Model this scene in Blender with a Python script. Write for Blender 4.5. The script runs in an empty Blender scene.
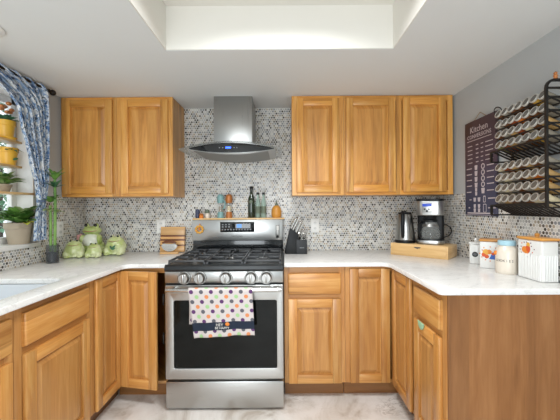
import bpy, bmesh, math, random
from mathutils import Vector, Matrix, Euler
R = math.radians
rnd = random.Random(7)
C = bpy.context.scene.collection
scene = bpy.context.scene

# ------------------------------------------------------------------ camera
CAM_Y, CAM_Z, F = -2.75, 1.29, 315.0
cam_d = bpy.data.cameras.new('camera'); cam = bpy.data.objects.new('camera', cam_d); C.objects.link(cam)
cam_d.sensor_width = 36.0; cam_d.sensor_fit = 'HORIZONTAL'; cam_d.lens = F / 560.0 * 36.0
cam_d.shift_x = -3.0 / 560; cam_d.shift_y = -2.0 / 560
cam.location = (0, CAM_Y, CAM_Z); cam.rotation_euler = (R(90), R(0.40), 0)
cam_d.clip_start = 0.02
scene.camera = cam
# ------------------------------------------------------------------ view, world, lights
scene.view_settings.view_transform = 'Standard'
scene.view_settings.look = 'None'
scene.view_settings.gamma = 1.0
scene.view_settings.use_curve_mapping = False
scene.view_settings.exposure = 0.2
world = bpy.data.worlds.new('world'); scene.world = world; world.use_nodes = True
bg = world.node_tree.nodes['Background']; bg.inputs[0].default_value = (0.86, 0.94, 1.0, 1); bg.inputs[1].default_value = 1.35

def area(name, loc, rot, sx, sy, power, col=(1, 1, 1), spread=180):
    l = bpy.data.lights.new(name, 'AREA'); l.shape = 'RECTANGLE'; l.size = sx; l.size_y = sy
    l.energy = power; l.color = col; l.spread = R(spread)
    o = bpy.data.objects.new(name, l); C.objects.link(o); o.location = loc; o.rotation_euler = rot
    return o
area('tray_ceiling_lamp', (0.0, -1.55, 2.392), (0, 0, 0), 0.55, 0.40, 20.5, (0.95, 0.98, 1.0), 145)
area('rear_fill_light', (-0.35, -4.9, 1.25), (R(90), 0, 0), 1.9, 1.7, 58, (0.90, 0.96, 1.0))  # added fill behind the camera, standing in for daylight through the rear opening

# ------------------------------------------------------------------ materials
def srgb(h):
    h = h.lstrip('#'); v = [int(h[i:i+2], 16) / 255 for i in (0, 2, 4)]
    return tuple(x / 12.92 if x <= .04045 else ((x + .055) / 1.055) ** 2.4 for x in v) + (1,)
class NT:
    def __init__(s, m): s.t = m.node_tree; s.n = s.t.nodes; s.b = s.n['Principled BSDF']
    def new(s, k, **kw):
        n = s.n.new(k)
        for a, v in kw.items(): setattr(n, a, v)
        return n
    def ln(s, a, b): s.t.links.new(a, b)
    def _in(s, n, i, v):
        if hasattr(v, 'is_linked') or isinstance(v, bpy.types.NodeSocket): s.ln(v, n.inputs[i])
        else: n.inputs[i].default_value = v
    def m(s, op, a, b=0.0, c=0.0):
        n = s.new('ShaderNodeMath', operation=op)
        s._in(n, 0, a); s._in(n, 1, b)
        if op in ('MULTIPLY_ADD', 'SMOOTH_MIN', 'WRAP'): s._in(n, 2, c)
        return n.outputs[0]
    def v(s, op, a, b=(0, 0, 0)):
        n = s.new('ShaderNodeVectorMath', operation=op)
        s._in(n, 0, a); s._in(n, 1, b)
        return n.outputs['Value'] if op in ('DISTANCE', 'LENGTH', 'DOT_PRODUCT') else n.outputs['Vector']
    def mix(s, f, a, b, blend='MIX'):
        n = s.new('ShaderNodeMix', data_type='RGBA', blend_type=blend)
        s._in(n, 0, f); s._in(n, 6, a); s._in(n, 7, b)
        return n.outputs[2]
    def ramp(s, f, stops, interp='LINEAR'):
        n = s.new('ShaderNodeValToRGB'); n.color_ramp.interpolation = interp
        el = n.color_ramp.elements
        while len(el) < len(stops): el.new(0.5)
        for e, (p, c) in zip(el, stops):
            e.position = p; e.color = c if not isinstance(c, str) else srgb(c)
        s.ln(f, n.inputs[0]); return n.outputs[0]
    def noise(s, vec, scale, detail=3, rough=.5, dist=0):
        n = s.new('ShaderNodeTexNoise'); n.inputs['Scale'].default_value = scale; n.inputs['Detail'].default_value = detail
        n.inputs['Roughness'].default_value = rough; n.inputs['Distortion'].default_value = dist
        if vec is not None: s.ln(vec, n.inputs['Vector'])
        return n.outputs[0]
    def step(s, x, a, b):
        n = s.new('ShaderNodeMapRange', interpolation_type='SMOOTHSTEP')
        s._in(n, 0, x); n.inputs[1].default_value = a; n.inputs[2].default_value = b
        return n.outputs[0]
    def obj(s): return s.new('ShaderNodeTexCoord').outputs['Object']
    def uv(s): return s.new('ShaderNodeTexCoord').outputs['UV']
    def comb(s, x, y, z=0.0):
        n = s.new('ShaderNodeCombineXYZ'); s._in(n, 0, x); s._in(n, 1, y); s._in(n, 2, z); return n.outputs[0]
    def sep(s, v):
        n = s.new('ShaderNodeSeparateXYZ'); s.ln(v, n.inputs[0]); return n.outputs
def pm(name, col, rough=.5, metal=0.0, trans=0.0, ior=None, coat=0.0, emit=None, es=1.0, alpha=None):
    m = bpy.data.materials.new(name); m.use_nodes = True
    b = m.node_tree.nodes['Principled BSDF']
    b.inputs['Base Color'].default_value = srgb(col) if isinstance(col, str) else tuple(col) + (1,)
    b.inputs['Roughness'].default_value = rough; b.inputs['Metallic'].default_value = metal
    b.inputs['Transmission Weight'].default_value = trans
    if ior: b.inputs['IOR'].default_value = ior
    b.inputs['Coat Weight'].default_value = coat
    if emit: b.inputs['Emission Color'].default_value = srgb(emit); b.inputs['Emission Strength'].default_value = es
    if alpha is not None: b.inputs['Alpha'].default_value = alpha
    return m
def paint(name, col, rough=.6, amp=.03, scale=4):
    m = pm(name, col, rough); t = NT(m); c = srgb(col)
    n = t.noise(t.obj(), scale, 4)
    t.ln(t.mix(t.m('MULTIPLY', n, 1.0), tuple(x*(1-amp) for x in c[:3])+(1,), tuple(min(1, x*(1+amp)) for x in c[:3])+(1,)), t.b.inputs['Base Color'])
    return m
def wood(name, dark, mid, light, vertical=True, plank=.06, streak=.5, rough=.34, plank_amp=.16):
    m = pm(name, mid, rough); t = NT(m)
    oi = t.new('ShaderNodeObjectInfo').outputs['Random']
    o = t.v('ADD', t.obj(), t.comb(t.m('MULTIPLY', oi, 7.3), t.m('MULTIPLY', oi, 3.1), t.m('MULTIPLY', oi, 11.7)))
    x, y, z = t.sep(o)
    across = t.m('ADD', x, y) if vertical else z
    along = z if vertical else t.m('ADD', x, y)
    pid = t.m('FLOOR', t.m('DIVIDE', across, plank))
    wn = t.new('ShaderNodeTexWhiteNoise', noise_dimensions='1D'); t.ln(t.m('ADD', pid, t.m('MULTIPLY', oi, 31.0)), wn.inputs['W'])
    pv = wn.outputs['Value']
    p2 = t.comb(across, t.m('ADD', t.m('MULTIPLY', along, .07), t.m('MULTIPLY', pv, 9.0)), pv)
    g1 = t.noise(p2, 16, 4, .55, 1.2)
    g2 = t.noise(p2, 130, 2, .5)
    v = t.m('ADD', t.m('MULTIPLY', g1, .80), t.m('MULTIPLY', g2, .20))
    col = t.ramp(v, [(.26, dark), (.50, mid), (.74, light)])
    tone = t.m('ADD', t.m('MULTIPLY', t.m('SUBTRACT', pv, .5), 2*plank_amp), 1.0)
    col = t.mix(1.0, col, t.comb(tone, tone, tone), 'MULTIPLY')
    s = t.noise(t.comb(t.m('MULTIPLY', across, 1.0), t.m('MULTIPLY', along, .16), t.m('MULTIPLY', oi, 5.0)), 9, 3, .5, .9)
    col = t.mix(t.m('MULTIPLY', t.step(s, .64, .74), streak), col, tuple(q*.62 for q in srgb(dark)[:3])+(1,), 'MIX')
    t.ln(col, t.b.inputs['Base Color'])
    t.b.inputs['Coat Weight'].default_value = .25; t.b.inputs['Coat Roughness'].default_value = .25
    return m
def brushed(name, col, rough=.3, axis=0, amp=.12):
    m = pm(name, col, rough, 1.0); t = NT(m)
    sc = [260, 260, 260]; sc[axis] = 4
    n = t.noise(t.v('MULTIPLY', t.obj(), tuple(sc)), 1.0, 2)
    t.ln(t.m('ADD', t.m('MULTIPLY', n, amp), rough - amp/2), t.b.inputs['Roughness'])
    return m
def tile(name, ax):
    m = pm(name, '#d8d4ca', .28); t = NT(m)
    x, y, z = t.sep(t.obj()); u = x if ax == 0 else y
    P = .0205
    p = t.comb(t.m('DIVIDE', u, P), t.m('DIVIDE', z, P))
    s = (1, math.sqrt(3), 1); h = (.5, math.sqrt(3)/2, 0)
    cA = t.v('MULTIPLY', t.v('FLOOR', t.v('ADD', t.v('DIVIDE', p, s), (.5, .5, .5))), s)
    q = t.v('SUBTRACT', p, h)
    cB = t.v('ADD', t.v('MULTIPLY', t.v('FLOOR', t.v('ADD', t.v('DIVIDE', q, s), (.5, .5, .5))), s), h)
    dA = t.v('DISTANCE', p, cA); dB = t.v('DISTANCE', p, cB)
    less = t.m('LESS_THAN', dA, dB)
    mx = t.new('ShaderNodeMix', data_type='VECTOR'); t.ln(less, mx.inputs[0]); t.ln(cB, mx.inputs[4]); t.ln(cA, mx.inputs[5])
    cen = mx.outputs[1]; d = t.m('MINIMUM', dA, dB)
    wn = t.new('ShaderNodeTexWhiteNoise', noise_dimensions='3D'); t.ln(t.v('ADD', cen, (.13, .27, .4)), wn.inputs['Vector'])
    col = t.ramp(wn.outputs['Value'], [(0, '#d3d0c9'), (.17, '#bfbdb8'), (.40, '#a3a19d'), (.55, '#b3a693'), (.68, '#8d8f92'), (.79, '#98917f'), (.86, '#6a645d'), (.94, '#4a443e')], 'CONSTANT')
    g = t.step(d, .395, .45)
    t.ln(t.mix(g, col, srgb('#dfddd8')), t.b.inputs['Base Color'])
    t.ln(t.m('ADD', t.m('MULTIPLY', g, .5), .22), t.b.inputs['Roughness'])
    return m

M = {}
WD, WM, WL = '#9f6128', '#c78c48', '#dbac6a'
M['wood_v'] = wood('hickory vertical grain', WD, WM, WL)
M['wood_h'] = wood('hickory horizontal grain', WD, WM, WL, False, plank=.2)
M['wood_frame'] = wood('hickory face frame', '#9c6430', '#bd8548', '#cf9e62', True, plank=.05)
M['wood_frame_h'] = wood('hickory frame rail', '#9c6430', '#bd8548', '#cf9e62', False, plank=.2)
M['wood_panel'] = wood('hickory door panel', '#a0662f', '#bd8647', '#cf9e60', True, plank=.062, streak=.35, plank_amp=.12)
M['upper_v'] = wood('warm hickory vertical', '#a76a2e', '#d39648', '#e5b36a', True, streak=.6)
M['upper_h'] = wood('warm hickory horizontal', '#b06f2c', '#d59442', '#e6b060', False, plank=.2)
M['upper_p'] = wood('warm hickory panel', '#a66a2d', '#ce9046', '#e0ab60', True, plank=.062, streak=.3, plank_amp=.12)
M['end_wood'] = wood('oak veneer end panel', '#7a4a1c', '#925f30', '#a67242', True, plank=.13, streak=.15, plank_amp=.10, rough=.5)
M['toe'] = wood('toe kick wood', '#6b4320', '#80552b', '#906238', False, plank=.3)
M['light_wood'] = wood('pale pine', '#c79a5c', '#dcb57c', '#e6c592', False, plank=.2, streak=.1)
M['bamboo'] = wood('bamboo lid', '#ad722c', '#c98a3e', '#d9a055', False, plank=.02, streak=0)
M['dark_wood'] = wood('dark walnut strip', '#5a2f16', '#703d1f', '#82502c', False, streak=0)
M['tan_wood'] = wood('maple block', '#c08a50', '#d8a86c', '#e2b880', False, streak=0)
M['ceiling'] = paint('ceiling paint', '#e3e5e4', .8, .01)
M['tray'] = paint('tray white paint', '#e9e6de', .7, .01)
M['wall'] = paint('grey wall paint', '#b7bbbc', .75, .015)
M['white'] = paint('white enamel trim', '#eeedea', .4, .01)
M['tile_x'] = tile('penny mosaic back', 0); M['tile_y'] = tile('penny mosaic side', 1)
def quartz():
    m = pm('white quartz', '#efeeeb', .22); t = NT(m); o = t.obj()
    n = t.noise(o, 3.2, 8, .62, 1.6); v = t.m('ABSOLUTE', t.m('SUBTRACT', n, .5))
    vein = t.m('SUBTRACT', 1.0, t.step(v, .0, .035))
    sp = t.noise(o, 190, 2)
    base = t.mix(t.step(sp, .60, .72), srgb('#efeeeb'), srgb('#dddbd7'))
    t.ln(t.mix(t.m('MULTIPLY', vein, .24), base, srgb('#b9b8b6')), t.b.inputs['Base Color']); return m
M['quartz'] = quartz()
def floor_mat():
    m = pm('marbled vinyl floor', '#d0cac3', .42); t = NT(m); o = t.obj()
    n = t.noise(o, 2.6, 9, .62, 1.2)
    col = t.ramp(n, [(.34, '#b0a294'), (.43, '#d0c8bf'), (.53, '#e2dcd6'), (.72, '#ece8e3')])
    n2 = t.noise(t.v('MULTIPLY', o, (1.0, 2.2, 1)), 5, 9, .7, 2.2)
    vein = t.m('SUBTRACT', 1.0, t.step(t.m('ABSOLUTE', t.m('SUBTRACT', n2, .52)), 0, .03))
    pat = t.step(t.noise(o, 1.7, 2), .5, .62)
    t.ln(t.mix(t.m('MULTIPLY', t.m('MULTIPLY', vein, pat), .8), col, srgb('#7d6a58')), t.b.inputs['Base Color']); return m
M['floor'] = floor_mat()
M['steel'] = brushed('brushed stainless', '#b9b9b7', .30, 0)
M['steel_v'] = brushed('brushed stainless upright', '#a9a8a5', .30, 2)
M['steel_dark'] = brushed('darker stainless', '#8d8b87', .38, 0)
M['chrome'] = pm('polished steel', '#d4d4d2', .14, 1.0)
M['black_enamel'] = pm('black enamel', '#17191b', .16, coat=.3)
M['deck_enamel'] = pm('satin black enamel', '#1e2123', .36)
M['cast_iron'] = pm('cast iron', '#3f4042', .38)
M['black_glass'] = pm('black glass', '#0b0d0f', .06, coat=.5)
M['oven_glass'] = pm('oven window glass', '#101211', .06); M['oven_glass'].node_tree.nodes['Principled BSDF'].inputs['Specular IOR Level'].default_value = .22
M['black_plastic'] = pm('black plastic', '#101113', .45)
M['black_plastic'].node_tree.nodes['Principled BSDF'].inputs['Specular IOR Level'].default_value = .3
M['dark_plastic'] = pm('charcoal plastic', '#1f2023', .5)
M['bronze'] = pm('dark bronze metal', '#2d2926', .45, .6)
M['blue_lcd'] = pm('blue lcd', '#2444a8', .3, emit='#2f55e0', es=.25)
M['led'] = pm('blue led', '#2050ff', .3, emit='#2a55ff', es=4)
M['pale_lcd'] = pm('clock lcd', '#3f78b8', .3, emit='#4f90d8', es=.6)
M['print_white'] = pm('white print', '#d7d5d0', .6)
M['print_dim'] = pm('grey print', '#8d8f92', .6)
M['print_pink'] = pm('pale pink print', '#c6bbbd', .6)
M['print_ink'] = pm('grey ink', '#6f6962', .7)
M['clear_glass'] = pm('clear glass', '#e9ebe6', .03, alpha=.10)
M['clear_glass'].node_tree.nodes['Principled BSDF'].inputs['Specular IOR Level'].default_value = .8
M['hood_glass'] = pm('grey hood glass', '#8b918c', .06, alpha=.42, coat=.6)
M['pane'] = pm('window pane glass', '#f4fbff', .02, alpha=.08)
M['outlet'] = pm('white outlet plastic', '#ecebe7', .4)
M['slot'] = pm('outlet slot', '#55534f', .6)
M['ceramic'] = pm('white ceramic', '#e3e2de', .25, coat=.3)
M['cream'] = pm('cream ceramic', '#e4d9c9', .35, coat=.2)
M['light_blue'] = pm('pale blue lid', '#a9cfdc', .4)
M['orange'] = pm('orange print', '#e0832c', .5)
M['red_orange'] = pm('red orange print', '#cf5222', .5)
M['amber'] = pm('amber print', '#e0a542', .5)
M['blue_print'] = pm('blue print', '#3a66b8', .5)
M['plum_print'] = pm('plum print', '#73505f', .5)
M['mint'] = pm('mint plastic', '#9fc9a6', .5)
M['teal'] = pm('teal plastic', '#7ea5a4', .4)
M['copper'] = pm('copper orange', '#b5713a', .35, .2)
M['taupe'] = paint('taupe clay', '#a39580', .7, .08, 12)
M['yellow_pot'] = paint('yellow glazed clay', '#e5b03a', .4, .07, 14)
M['soil'] = pm('potting soil', '#3a2b20', .9)
def leafmat(n, a, b):
    m = pm(n, a, .45); t = NT(m)
    t.ln(t.mix(t.step(t.noise(t.obj(), 14, 3), .35, .65), srgb(a), srgb(b)), t.b.inputs['Base Color']); return m
M['leaf'] = leafmat('green leaf', '#3f6b2c', '#6f9a45')
M['leaf_pale'] = leafmat('pale leaf', '#7d9a5a', '#b7c58a')
M['leaf_dark'] = leafmat('dark leaf', '#2f5636', '#4f8060')
M['leaf_yellow'] = leafmat('yellow leaf', '#c9c83a', '#dcd860')
M['leaf_out'] = leafmat('outdoor foliage', '#3f7a52', '#7fb08a')
M['stalk'] = leafmat('bamboo stalk', '#5f8a3f', '#86ab58')
M['frog'] = leafmat('frog green glaze', '#b9c67c', '#dbe0b2'); M['frog'].node_tree.nodes['Principled BSDF'].inputs['Roughness'].default_value = .2
M['frog_dark'] = leafmat('frog deep green glaze', '#a3b561', '#c6d192'); M['frog_dark'].node_tree.nodes['Principled BSDF'].inputs['Roughness'].default_value = .2
M['frog_belly'] = pm('frog belly glaze', '#e6e8d6', .2)
M['frog_eye'] = pm('frog eye', '#1d1f1a', .15)
M['frog_mouth'] = pm('frog mouth', '#a0664c', .3)
M['pink'] = pm('pink flower', '#d9a09a', .4)
M['green_bottle'] = pm('dark green bottle glass', '#1d2a18', .08, coat=.5)
M['pale_bottle'] = pm('pale green bottle glass', '#a9c2b4', .06, alpha=.55)
M['dark_oil'] = pm('dark liquid', '#1e2c33', .2)
M['bottle_label'] = pm('faded bottle label', '#66705e', .6)
M['pumpkin'] = pm('orange glaze', '#cf8f3c', .35)
M['navy'] = pm('navy glaze', '#39405c', .4)
M['vase_glass'] = pm('smoky vase glass', '#5b5f63', .05, alpha=.35)
M['pebble'] = paint('dark pebbles', '#3c3d40', .6, .5, 90)
M['rope'] = pm('twine', '#a08b6a', .8)
M['sign'] = None
def sign_mat():
    m = pm('plum sign board', '#4a3640', .6); t = NT(m)
    z = t.sep(t.obj())[2]
    n = t.noise(t.obj(), 22, 5)
    c = t.ramp(t.m('ADD', t.m('MULTIPLY', n, .3), t.m('MULTIPLY', z, .9)), [(.0, '#45465c'), (.2, '#4c3c49'), (.42, '#4f3c42')])
    t.ln(c, t.b.inputs['Base Color']); return m
M['sign'] = sign_mat()
SPICE = [('tan', '#b7925c'), ('brown', '#6b4428'), ('green', '#7b7a4c'), ('red-brown', '#8a4425'), ('cream', '#d3c4a0'), ('orange', '#c46a26'), ('dark', '#3c2c22'), ('golden', '#c79a3e'), ('grey', '#8d8474')]
for n_, c_ in SPICE: M['sp_' + n_] = paint(n_ + ' spice in glass', c_, .1, .25, 120)
M['lid_steel'] = pm('jar lid metal', '#c4c0b8', .3, .5)
M['lid_face'] = pm('jar lid clear window', '#5a5752', .12)
def curtain_mat():
    m = pm('blue floral cotton', '#dfe3ea', .85); t = NT(m); uv = t.uv()
    w = t.v('ADD', uv, t.v('MULTIPLY', t.new('ShaderNodeTexNoise').outputs['Color'], (0.0, 0.0, 0)))
    n1 = t.noise(uv, 26, 4, .65, .8); n2 = t.noise(t.v('ADD', uv, (3.1, 7.7, 0)), 34, 4, .65, .6); n3 = t.noise(t.v('ADD', uv, (9.1, 1.7, 0)), 58, 3, .6, .4)
    c = t.mix(t.step(n1, .47, .53), srgb('#ced3d8'), srgb('#8aa2bf'))
    c = t.mix(t.step(n2, .53, .58), c, srgb('#4b6b97'))
    c = t.mix(t.step(n3, .56, .61), c, srgb('#2c3850'))
    c = t.mix(t.step(t.noise(t.v('ADD', uv, (5.5, 2.2, 0)), 30, 3, .5, .5), .58, .63), c, srgb('#e2e4e3'))
    t.ln(c, t.b.inputs['Base Color'])
    t.b.inputs['Subsurface Weight'].default_value = 0.0
    return m
M['curtain'] = curtain_mat()
def towel_mat():
    m = pm('polka dot towel cotton', '#e0d8d2', .9); t = NT(m); uv = t.uv()
    x, y, _ = t.sep(uv); S = .061
    base = srgb('#cbc3c0')
    def lat(ox, oy, ca, cb, col):
        px = t.m('DIVIDE', t.m('ADD', x, ox), S); py = t.m('DIVIDE', t.m('ADD', y, oy), S)
        ix = t.m('FLOOR', px); iy = t.m('FLOOR', py)
        fx = t.m('SUBTRACT', t.m('SUBTRACT', px, ix), .5); fy = t.m('SUBTRACT', t.m('SUBTRACT', py, iy), .5)
        d = t.m('SQRT', t.m('ADD', t.m('MULTIPLY', fx, fx), t.m('MULTIPLY', fy, fy)))
        par = t.m('GREATER_THAN', t.m('FRACT', t.m('MULTIPLY', t.m('ADD', ix, iy), .5)), .25)
        return t.mix(t.m('SUBTRACT', 1.0, t.step(d, .19, .225)), col, t.mix(par, srgb(ca), srgb(cb)))
    c = lat(.012, .0, '#5b3566', '#5d5c63', base)
    c = lat(.012 + S/2, S/2, '#9fc58c', '#d88a58', c)
    nav = t.m('MULTIPLY', t.m('GREATER_THAN', y, .221), t.m('LESS_THAN', y, .272))
    c = t.mix(nav, c, srgb('#1b2638'))
    t.ln(c, t.b.inputs['Base Color']); return m
M['towel'] = towel_mat()

# ------------------------------------------------------------------ mesh helpers
class MB:
    def __init__(s): s.bm = bmesh.new(); s.mi = 0; s.uv = None
    def _mark(s, n0):
        s.bm.faces.ensure_lookup_table()
        for f in s.bm.faces[n0:]: f.material_index = s.mi
    def box(s, x0, x1, y0, y1, z0, z1, bev=0.0, seg=2, mat=None):
        if mat is not None: s.mi = mat
        t = bmesh.new()
        bmesh.ops.create_cube(t, size=1.0)
        for v in t.verts: v.co = Vector(((x0+x1)/2 + v.co.x*(x1-x0), (y0+y1)/2 + v.co.y*(y1-y0), (z0+z1)/2 + v.co.z*(z1-z0)))
        if bev > 0: bmesh.ops.bevel(t, geom=t.edges[:], offset=bev, segments=seg, affect='EDGES', profile=.5)
        s.merge(t); return s
    def merge(s, t, mx=None):
        if mx is not None: bmesh.ops.transform(t, matrix=mx, verts=t.verts[:])
        for f in t.faces: f.material_index = s.mi
        me = bpy.data.meshes.new('tmp'); t.to_mesh(me); t.free()
        s.bm.from_mesh(me); bpy.data.meshes.remove(me)
    def frame_to(s, p0, p1):
        d = Vector(p1) - Vector(p0); q = d.to_track_quat('Z', 'Y')
        return Matrix.Translation(Vector(p0)) @ q.to_matrix().to_4x4(), d.length
    def cyl(s, p0, p1, r0, r1=None, seg=20, bev=0.0, mat=None):
        if mat is not None: s.mi = mat
        r1 = r0 if r1 is None else r1
        mx, L = s.frame_to(p0, p1)
        pr = [(0, 0), (r0, 0), (r1, L), (0, L)] if bev <= 0 else [(0, 0), (r0-bev, 0), (r0, bev), (r1, L-bev), (r1-bev, L), (0, L)]
        return s.lathe(pr, (0, 0, 0), seg, mx)
    def lathe(s, prof, c=(0, 0, 0), seg=24, mx=None, mat=None, sx=1.0, sy=1.0):
        if mat is not None: s.mi = mat
        t = bmesh.new(); rings = []
        for r, z in prof:
            if r < 1e-6: rings.append([t.verts.new((c[0], c[1], c[2]+z))])
            else: rings.append([t.verts.new((c[0]+sx*r*math.cos(2*math.pi*k/seg), c[1]+sy*r*math.sin(2*math.pi*k/seg), c[2]+z)) for k in range(seg)])
        for a, b in zip(rings, rings[1:]):
            for k in range(seg):
                k2 = (k+1) % seg
                if len(a) == 1 and len(b) == 1: continue
                if len(a) == 1: t.faces.new((a[0], b[k2], b[k]))
                elif len(b) == 1: t.faces.new((a[k], a[k2], b[0]))
                else: t.faces.new((a[k], a[k2], b[k2], b[k]))
        bmesh.ops.recalc_face_normals(t, faces=t.faces[:])
        s.merge(t, mx); return s
    def ball(s, c, rx, ry=None, rz=None, seg=16, mat=None, mx=None):
        if mat is not None: s.mi = mat
        ry = rx if ry is None else ry; rz = rx if rz is None else rz
        t = bmesh.new(); bmesh.ops.create_uvsphere(t, u_segments=seg, v_segments=max(8, seg//2+2), radius=1)
        m = Matrix.Translation(Vector(c)) @ (mx or Matrix()) @ Matrix.Diagonal((rx, ry, rz, 1))
        s.merge(t, m); return s
    def tube(s, pts, r, seg=8, mat=None, square=False):
        if mat is not None: s.mi = mat
        pts = [Vector(p) for p in pts]; t = bmesh.new(); rings = []
        n = 4 if square else seg; up = None
        for i, p in enumerate(pts):
            a = pts[max(i-1, 0)]; b = pts[min(i+1, len(pts)-1)]; d = (b-a).normalized()
            if up is None:
                up = Vector((0, 0, 1)) if abs(d.z) < .9 else Vector((0, 1, 0))
            x = d.cross(up).normalized(); y = x.cross(d).normalized(); up = y
            rr = r[i] if isinstance(r, (list, tuple)) else r
            off = math.pi/4 if square else 0; q = rr*math.sqrt(2) if square else rr
            rings.append([t.verts.new(p + x*q*math.cos(off+2*math.pi*k/n) + y*q*math.sin(off+2*math.pi*k/n)) for k in range(n)])
        for a, b in zip(rings, rings[1:]):
            for k in range(n): t.faces.new((a[k], a[(k+1) % n], b[(k+1) % n], b[k]))
        t.faces.new(rings[0]); t.faces.new(rings[-1])
        bmesh.ops.recalc_face_normals(t, faces=t.faces[:])
        s.merge(t); return s
    def prism(s, loops, h, bev=0.0, mx=None, mat=None, seg=2):
        # 2-D outline (with holes) in local XY, from z=0 to z=h
        if mat is not None: s.mi = mat
        cu = bpy.data.curves.new('c', 'CURVE'); cu.dimensions = '2D'; cu.fill_mode = 'BOTH'
        cu.extrude = h/2 - bev; cu.bevel_depth = bev; cu.bevel_resolution = seg if bev else 0
        if bev: cu.offset = -bev
        for lp in loops:
            sp = cu.splines.new('POLY'); sp.points.add(len(lp)-1); sp.use_cyclic_u = True
            for q, p in zip(sp.points, lp): q.co = (p[0], p[1], 0, 1)
        o = bpy.data.objects.new('c', cu); C.objects.link(o)
        dg = bpy.context.evaluated_depsgraph_get(); me = bpy.data.meshes.new_from_object(o.evaluated_get(dg))
        bpy.data.objects.remove(o); bpy.data.curves.remove(cu)
        t = bmesh.new(); t.from_mesh(me); bpy.data.meshes.remove(me)
        bmesh.ops.remove_doubles(t, verts=t.verts[:], dist=1e-5)
        bmesh.ops.recalc_face_normals(t, faces=t.faces[:])
        s.merge(t, (mx or Matrix()) @ Matrix.Translation((0, 0, h/2))); return s
    def text(s, body, size, mx, h=.0006, align='CENTER', mat=None):
        if mat is not None: s.mi = mat
        cu = bpy.data.curves.new('t', 'FONT'); cu.body = body; cu.size = size; cu.align_x = align; cu.align_y = 'CENTER'; cu.extrude = h; cu.resolution_u = 2
        o = bpy.data.objects.new('t', cu); C.objects.link(o)
        dg = bpy.context.evaluated_depsgraph_get(); me = bpy.data.meshes.new_from_object(o.evaluated_get(dg))
        bpy.data.objects.remove(o); bpy.data.curves.remove(cu)
        t = bmesh.new(); t.from_mesh(me); bpy.data.meshes.remove(me)
        s.merge(t, mx); return s
    def leaf(s, p, d, L, W, droop=.3, mat=None, n=4, up=(0, 0, 1)):
        if mat is not None: s.mi = mat
        p = Vector(p); d = Vector(d).normalized(); side = d.cross(Vector(up))
        if side.length < .05: side = Vector((1, 0, 0))
        side.normalize(); t = bmesh.new(); rows = []
        for i in range(n+1):
            f = i/n; q = p + d*(L*f) + Vector((0, 0, -droop*L*f*f)); w = W*math.sin(math.pi*(.12+.88*f))**.8*.5 if i < n else .0005
            nrm = side.cross(d)
            rows.append([t.verts.new(q - side*w + nrm*w*.3), t.verts.new(q), t.verts.new(q + side*w + nrm*w*.3)])
        for a, b in zip(rows, rows[1:]):
            for k in (0, 1): t.faces.new((a[k], a[k+1], b[k+1], b[k]))
        s.merge(t); return s
    def grid(s, fn, nu, nv, uvfn=None, mat=None):
        if mat is not None: s.mi = mat
        uvl = s.bm.loops.layers.uv.verify()
        V = [[s.bm.verts.new(fn(i/nu, j/nv)) for j in range(nv+1)] for i in range(nu+1)]
        for i in range(nu):
            for j in range(nv):
                f = s.bm.faces.new((V[i][j], V[i+1][j], V[i+1][j+1], V[i][j+1])); f.material_index = s.mi; f.smooth = True
                if uvfn:
                    for lp, (a, b) in zip(f.loops, ((i, j), (i+1, j), (i+1, j+1), (i, j+1))): lp[uvl].uv = uvfn(a/nu, b/nv)
        return s
    def build(s, name, mats, parent=None, world=False, loc=None, rot=None, smooth=None, remesh=0, solid=0, subd=0):
        if not isinstance(mats, (list, tuple)): mats = [mats]
        if world and parent is not None:
            bmesh.ops.transform(s.bm, matrix=parent.matrix_basis.inverted(), verts=s.bm.verts[:])
        me = bpy.data.meshes.new(name); s.bm.to_mesh(me); s.bm.free()
        for m in mats: me.materials.append(M[m] if isinstance(m, str) else m)
        o = bpy.data.objects.new(name, me); C.objects.link(o)
        if remesh:
            md = o.modifiers.new('r', 'REMESH'); md.mode = 'VOXEL'; md.voxel_size = remesh
            sm = o.modifiers.new('s', 'SMOOTH'); sm.iterations = 8; sm.factor = .6
        if solid: md = o.modifiers.new('t', 'SOLIDIFY'); md.thickness = solid; md.offset = 0
        if subd: md = o.modifiers.new('u', 'SUBSURF'); md.levels = subd; md.render_levels = subd
        if remesh or solid or subd:
            dg = bpy.context.evaluated_depsgraph_get(); me2 = bpy.data.meshes.new_from_object(o.evaluated_get(dg))
            o.modifiers.clear(); o.data = me2; bpy.data.meshes.remove(me); me = me2; me.name = name
            for p in me.polygons: p.use_smooth = True
        ang = 40 if smooth is None else smooth
        if ang:
            for p in me.polygons: p.use_smooth = True
            try: me.set_sharp_from_angle(angle=R(ang))
            except Exception: pass
        if parent is not None: o.parent = parent
        if loc is not None: o.location = loc
        if rot is not None: o.rotation_euler = rot
        return o
def tag(o, label, cat, group=None, kind=None):
    o['label'] = label; o['category'] = cat
    if group: o['group'] = group
    if kind: o['kind'] = kind
    return o
def thing(name, label, cat, loc=(0, 0, 0), rotz=0.0, group=None):
    o = bpy.data.objects.new(name, None); C.objects.link(o); o.location = loc; o.rotation_euler = (0, 0, rotz)
    o.empty_display_size = .05
    return tag(o, label, cat, group)
def struct(o): o['kind'] = 'structure'; return o
def MX(X, Y, Z, o=(0, 0, 0)):
    m = Matrix((X, Y, Z)).transposed().to_4x4(); m.translation = Vector(o); return m
def FRONT(o): return MX((1, 0, 0), (0, 0, 1), (0, -1, 0), o)      # drawing plane that faces the camera
def LEFTW(o): return MX((0, -1, 0), (0, 0, 1), (-1, 0, 0), o)     # drawing plane on the right wall
def rrect(x0, x1, y0, y1, r, n=5):
    pts = []
    for cx, cy, a0 in ((x1-r, y1-r, 0), (x0+r, y1-r, 90), (x0+r, y0+r, 180), (x1-r, y0+r, 270)):
        for k in range(n+1): a = R(a0 + 90*k/n); pts.append((cx + r*math.cos(a), cy + r*math.sin(a)))
    return pts
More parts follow.
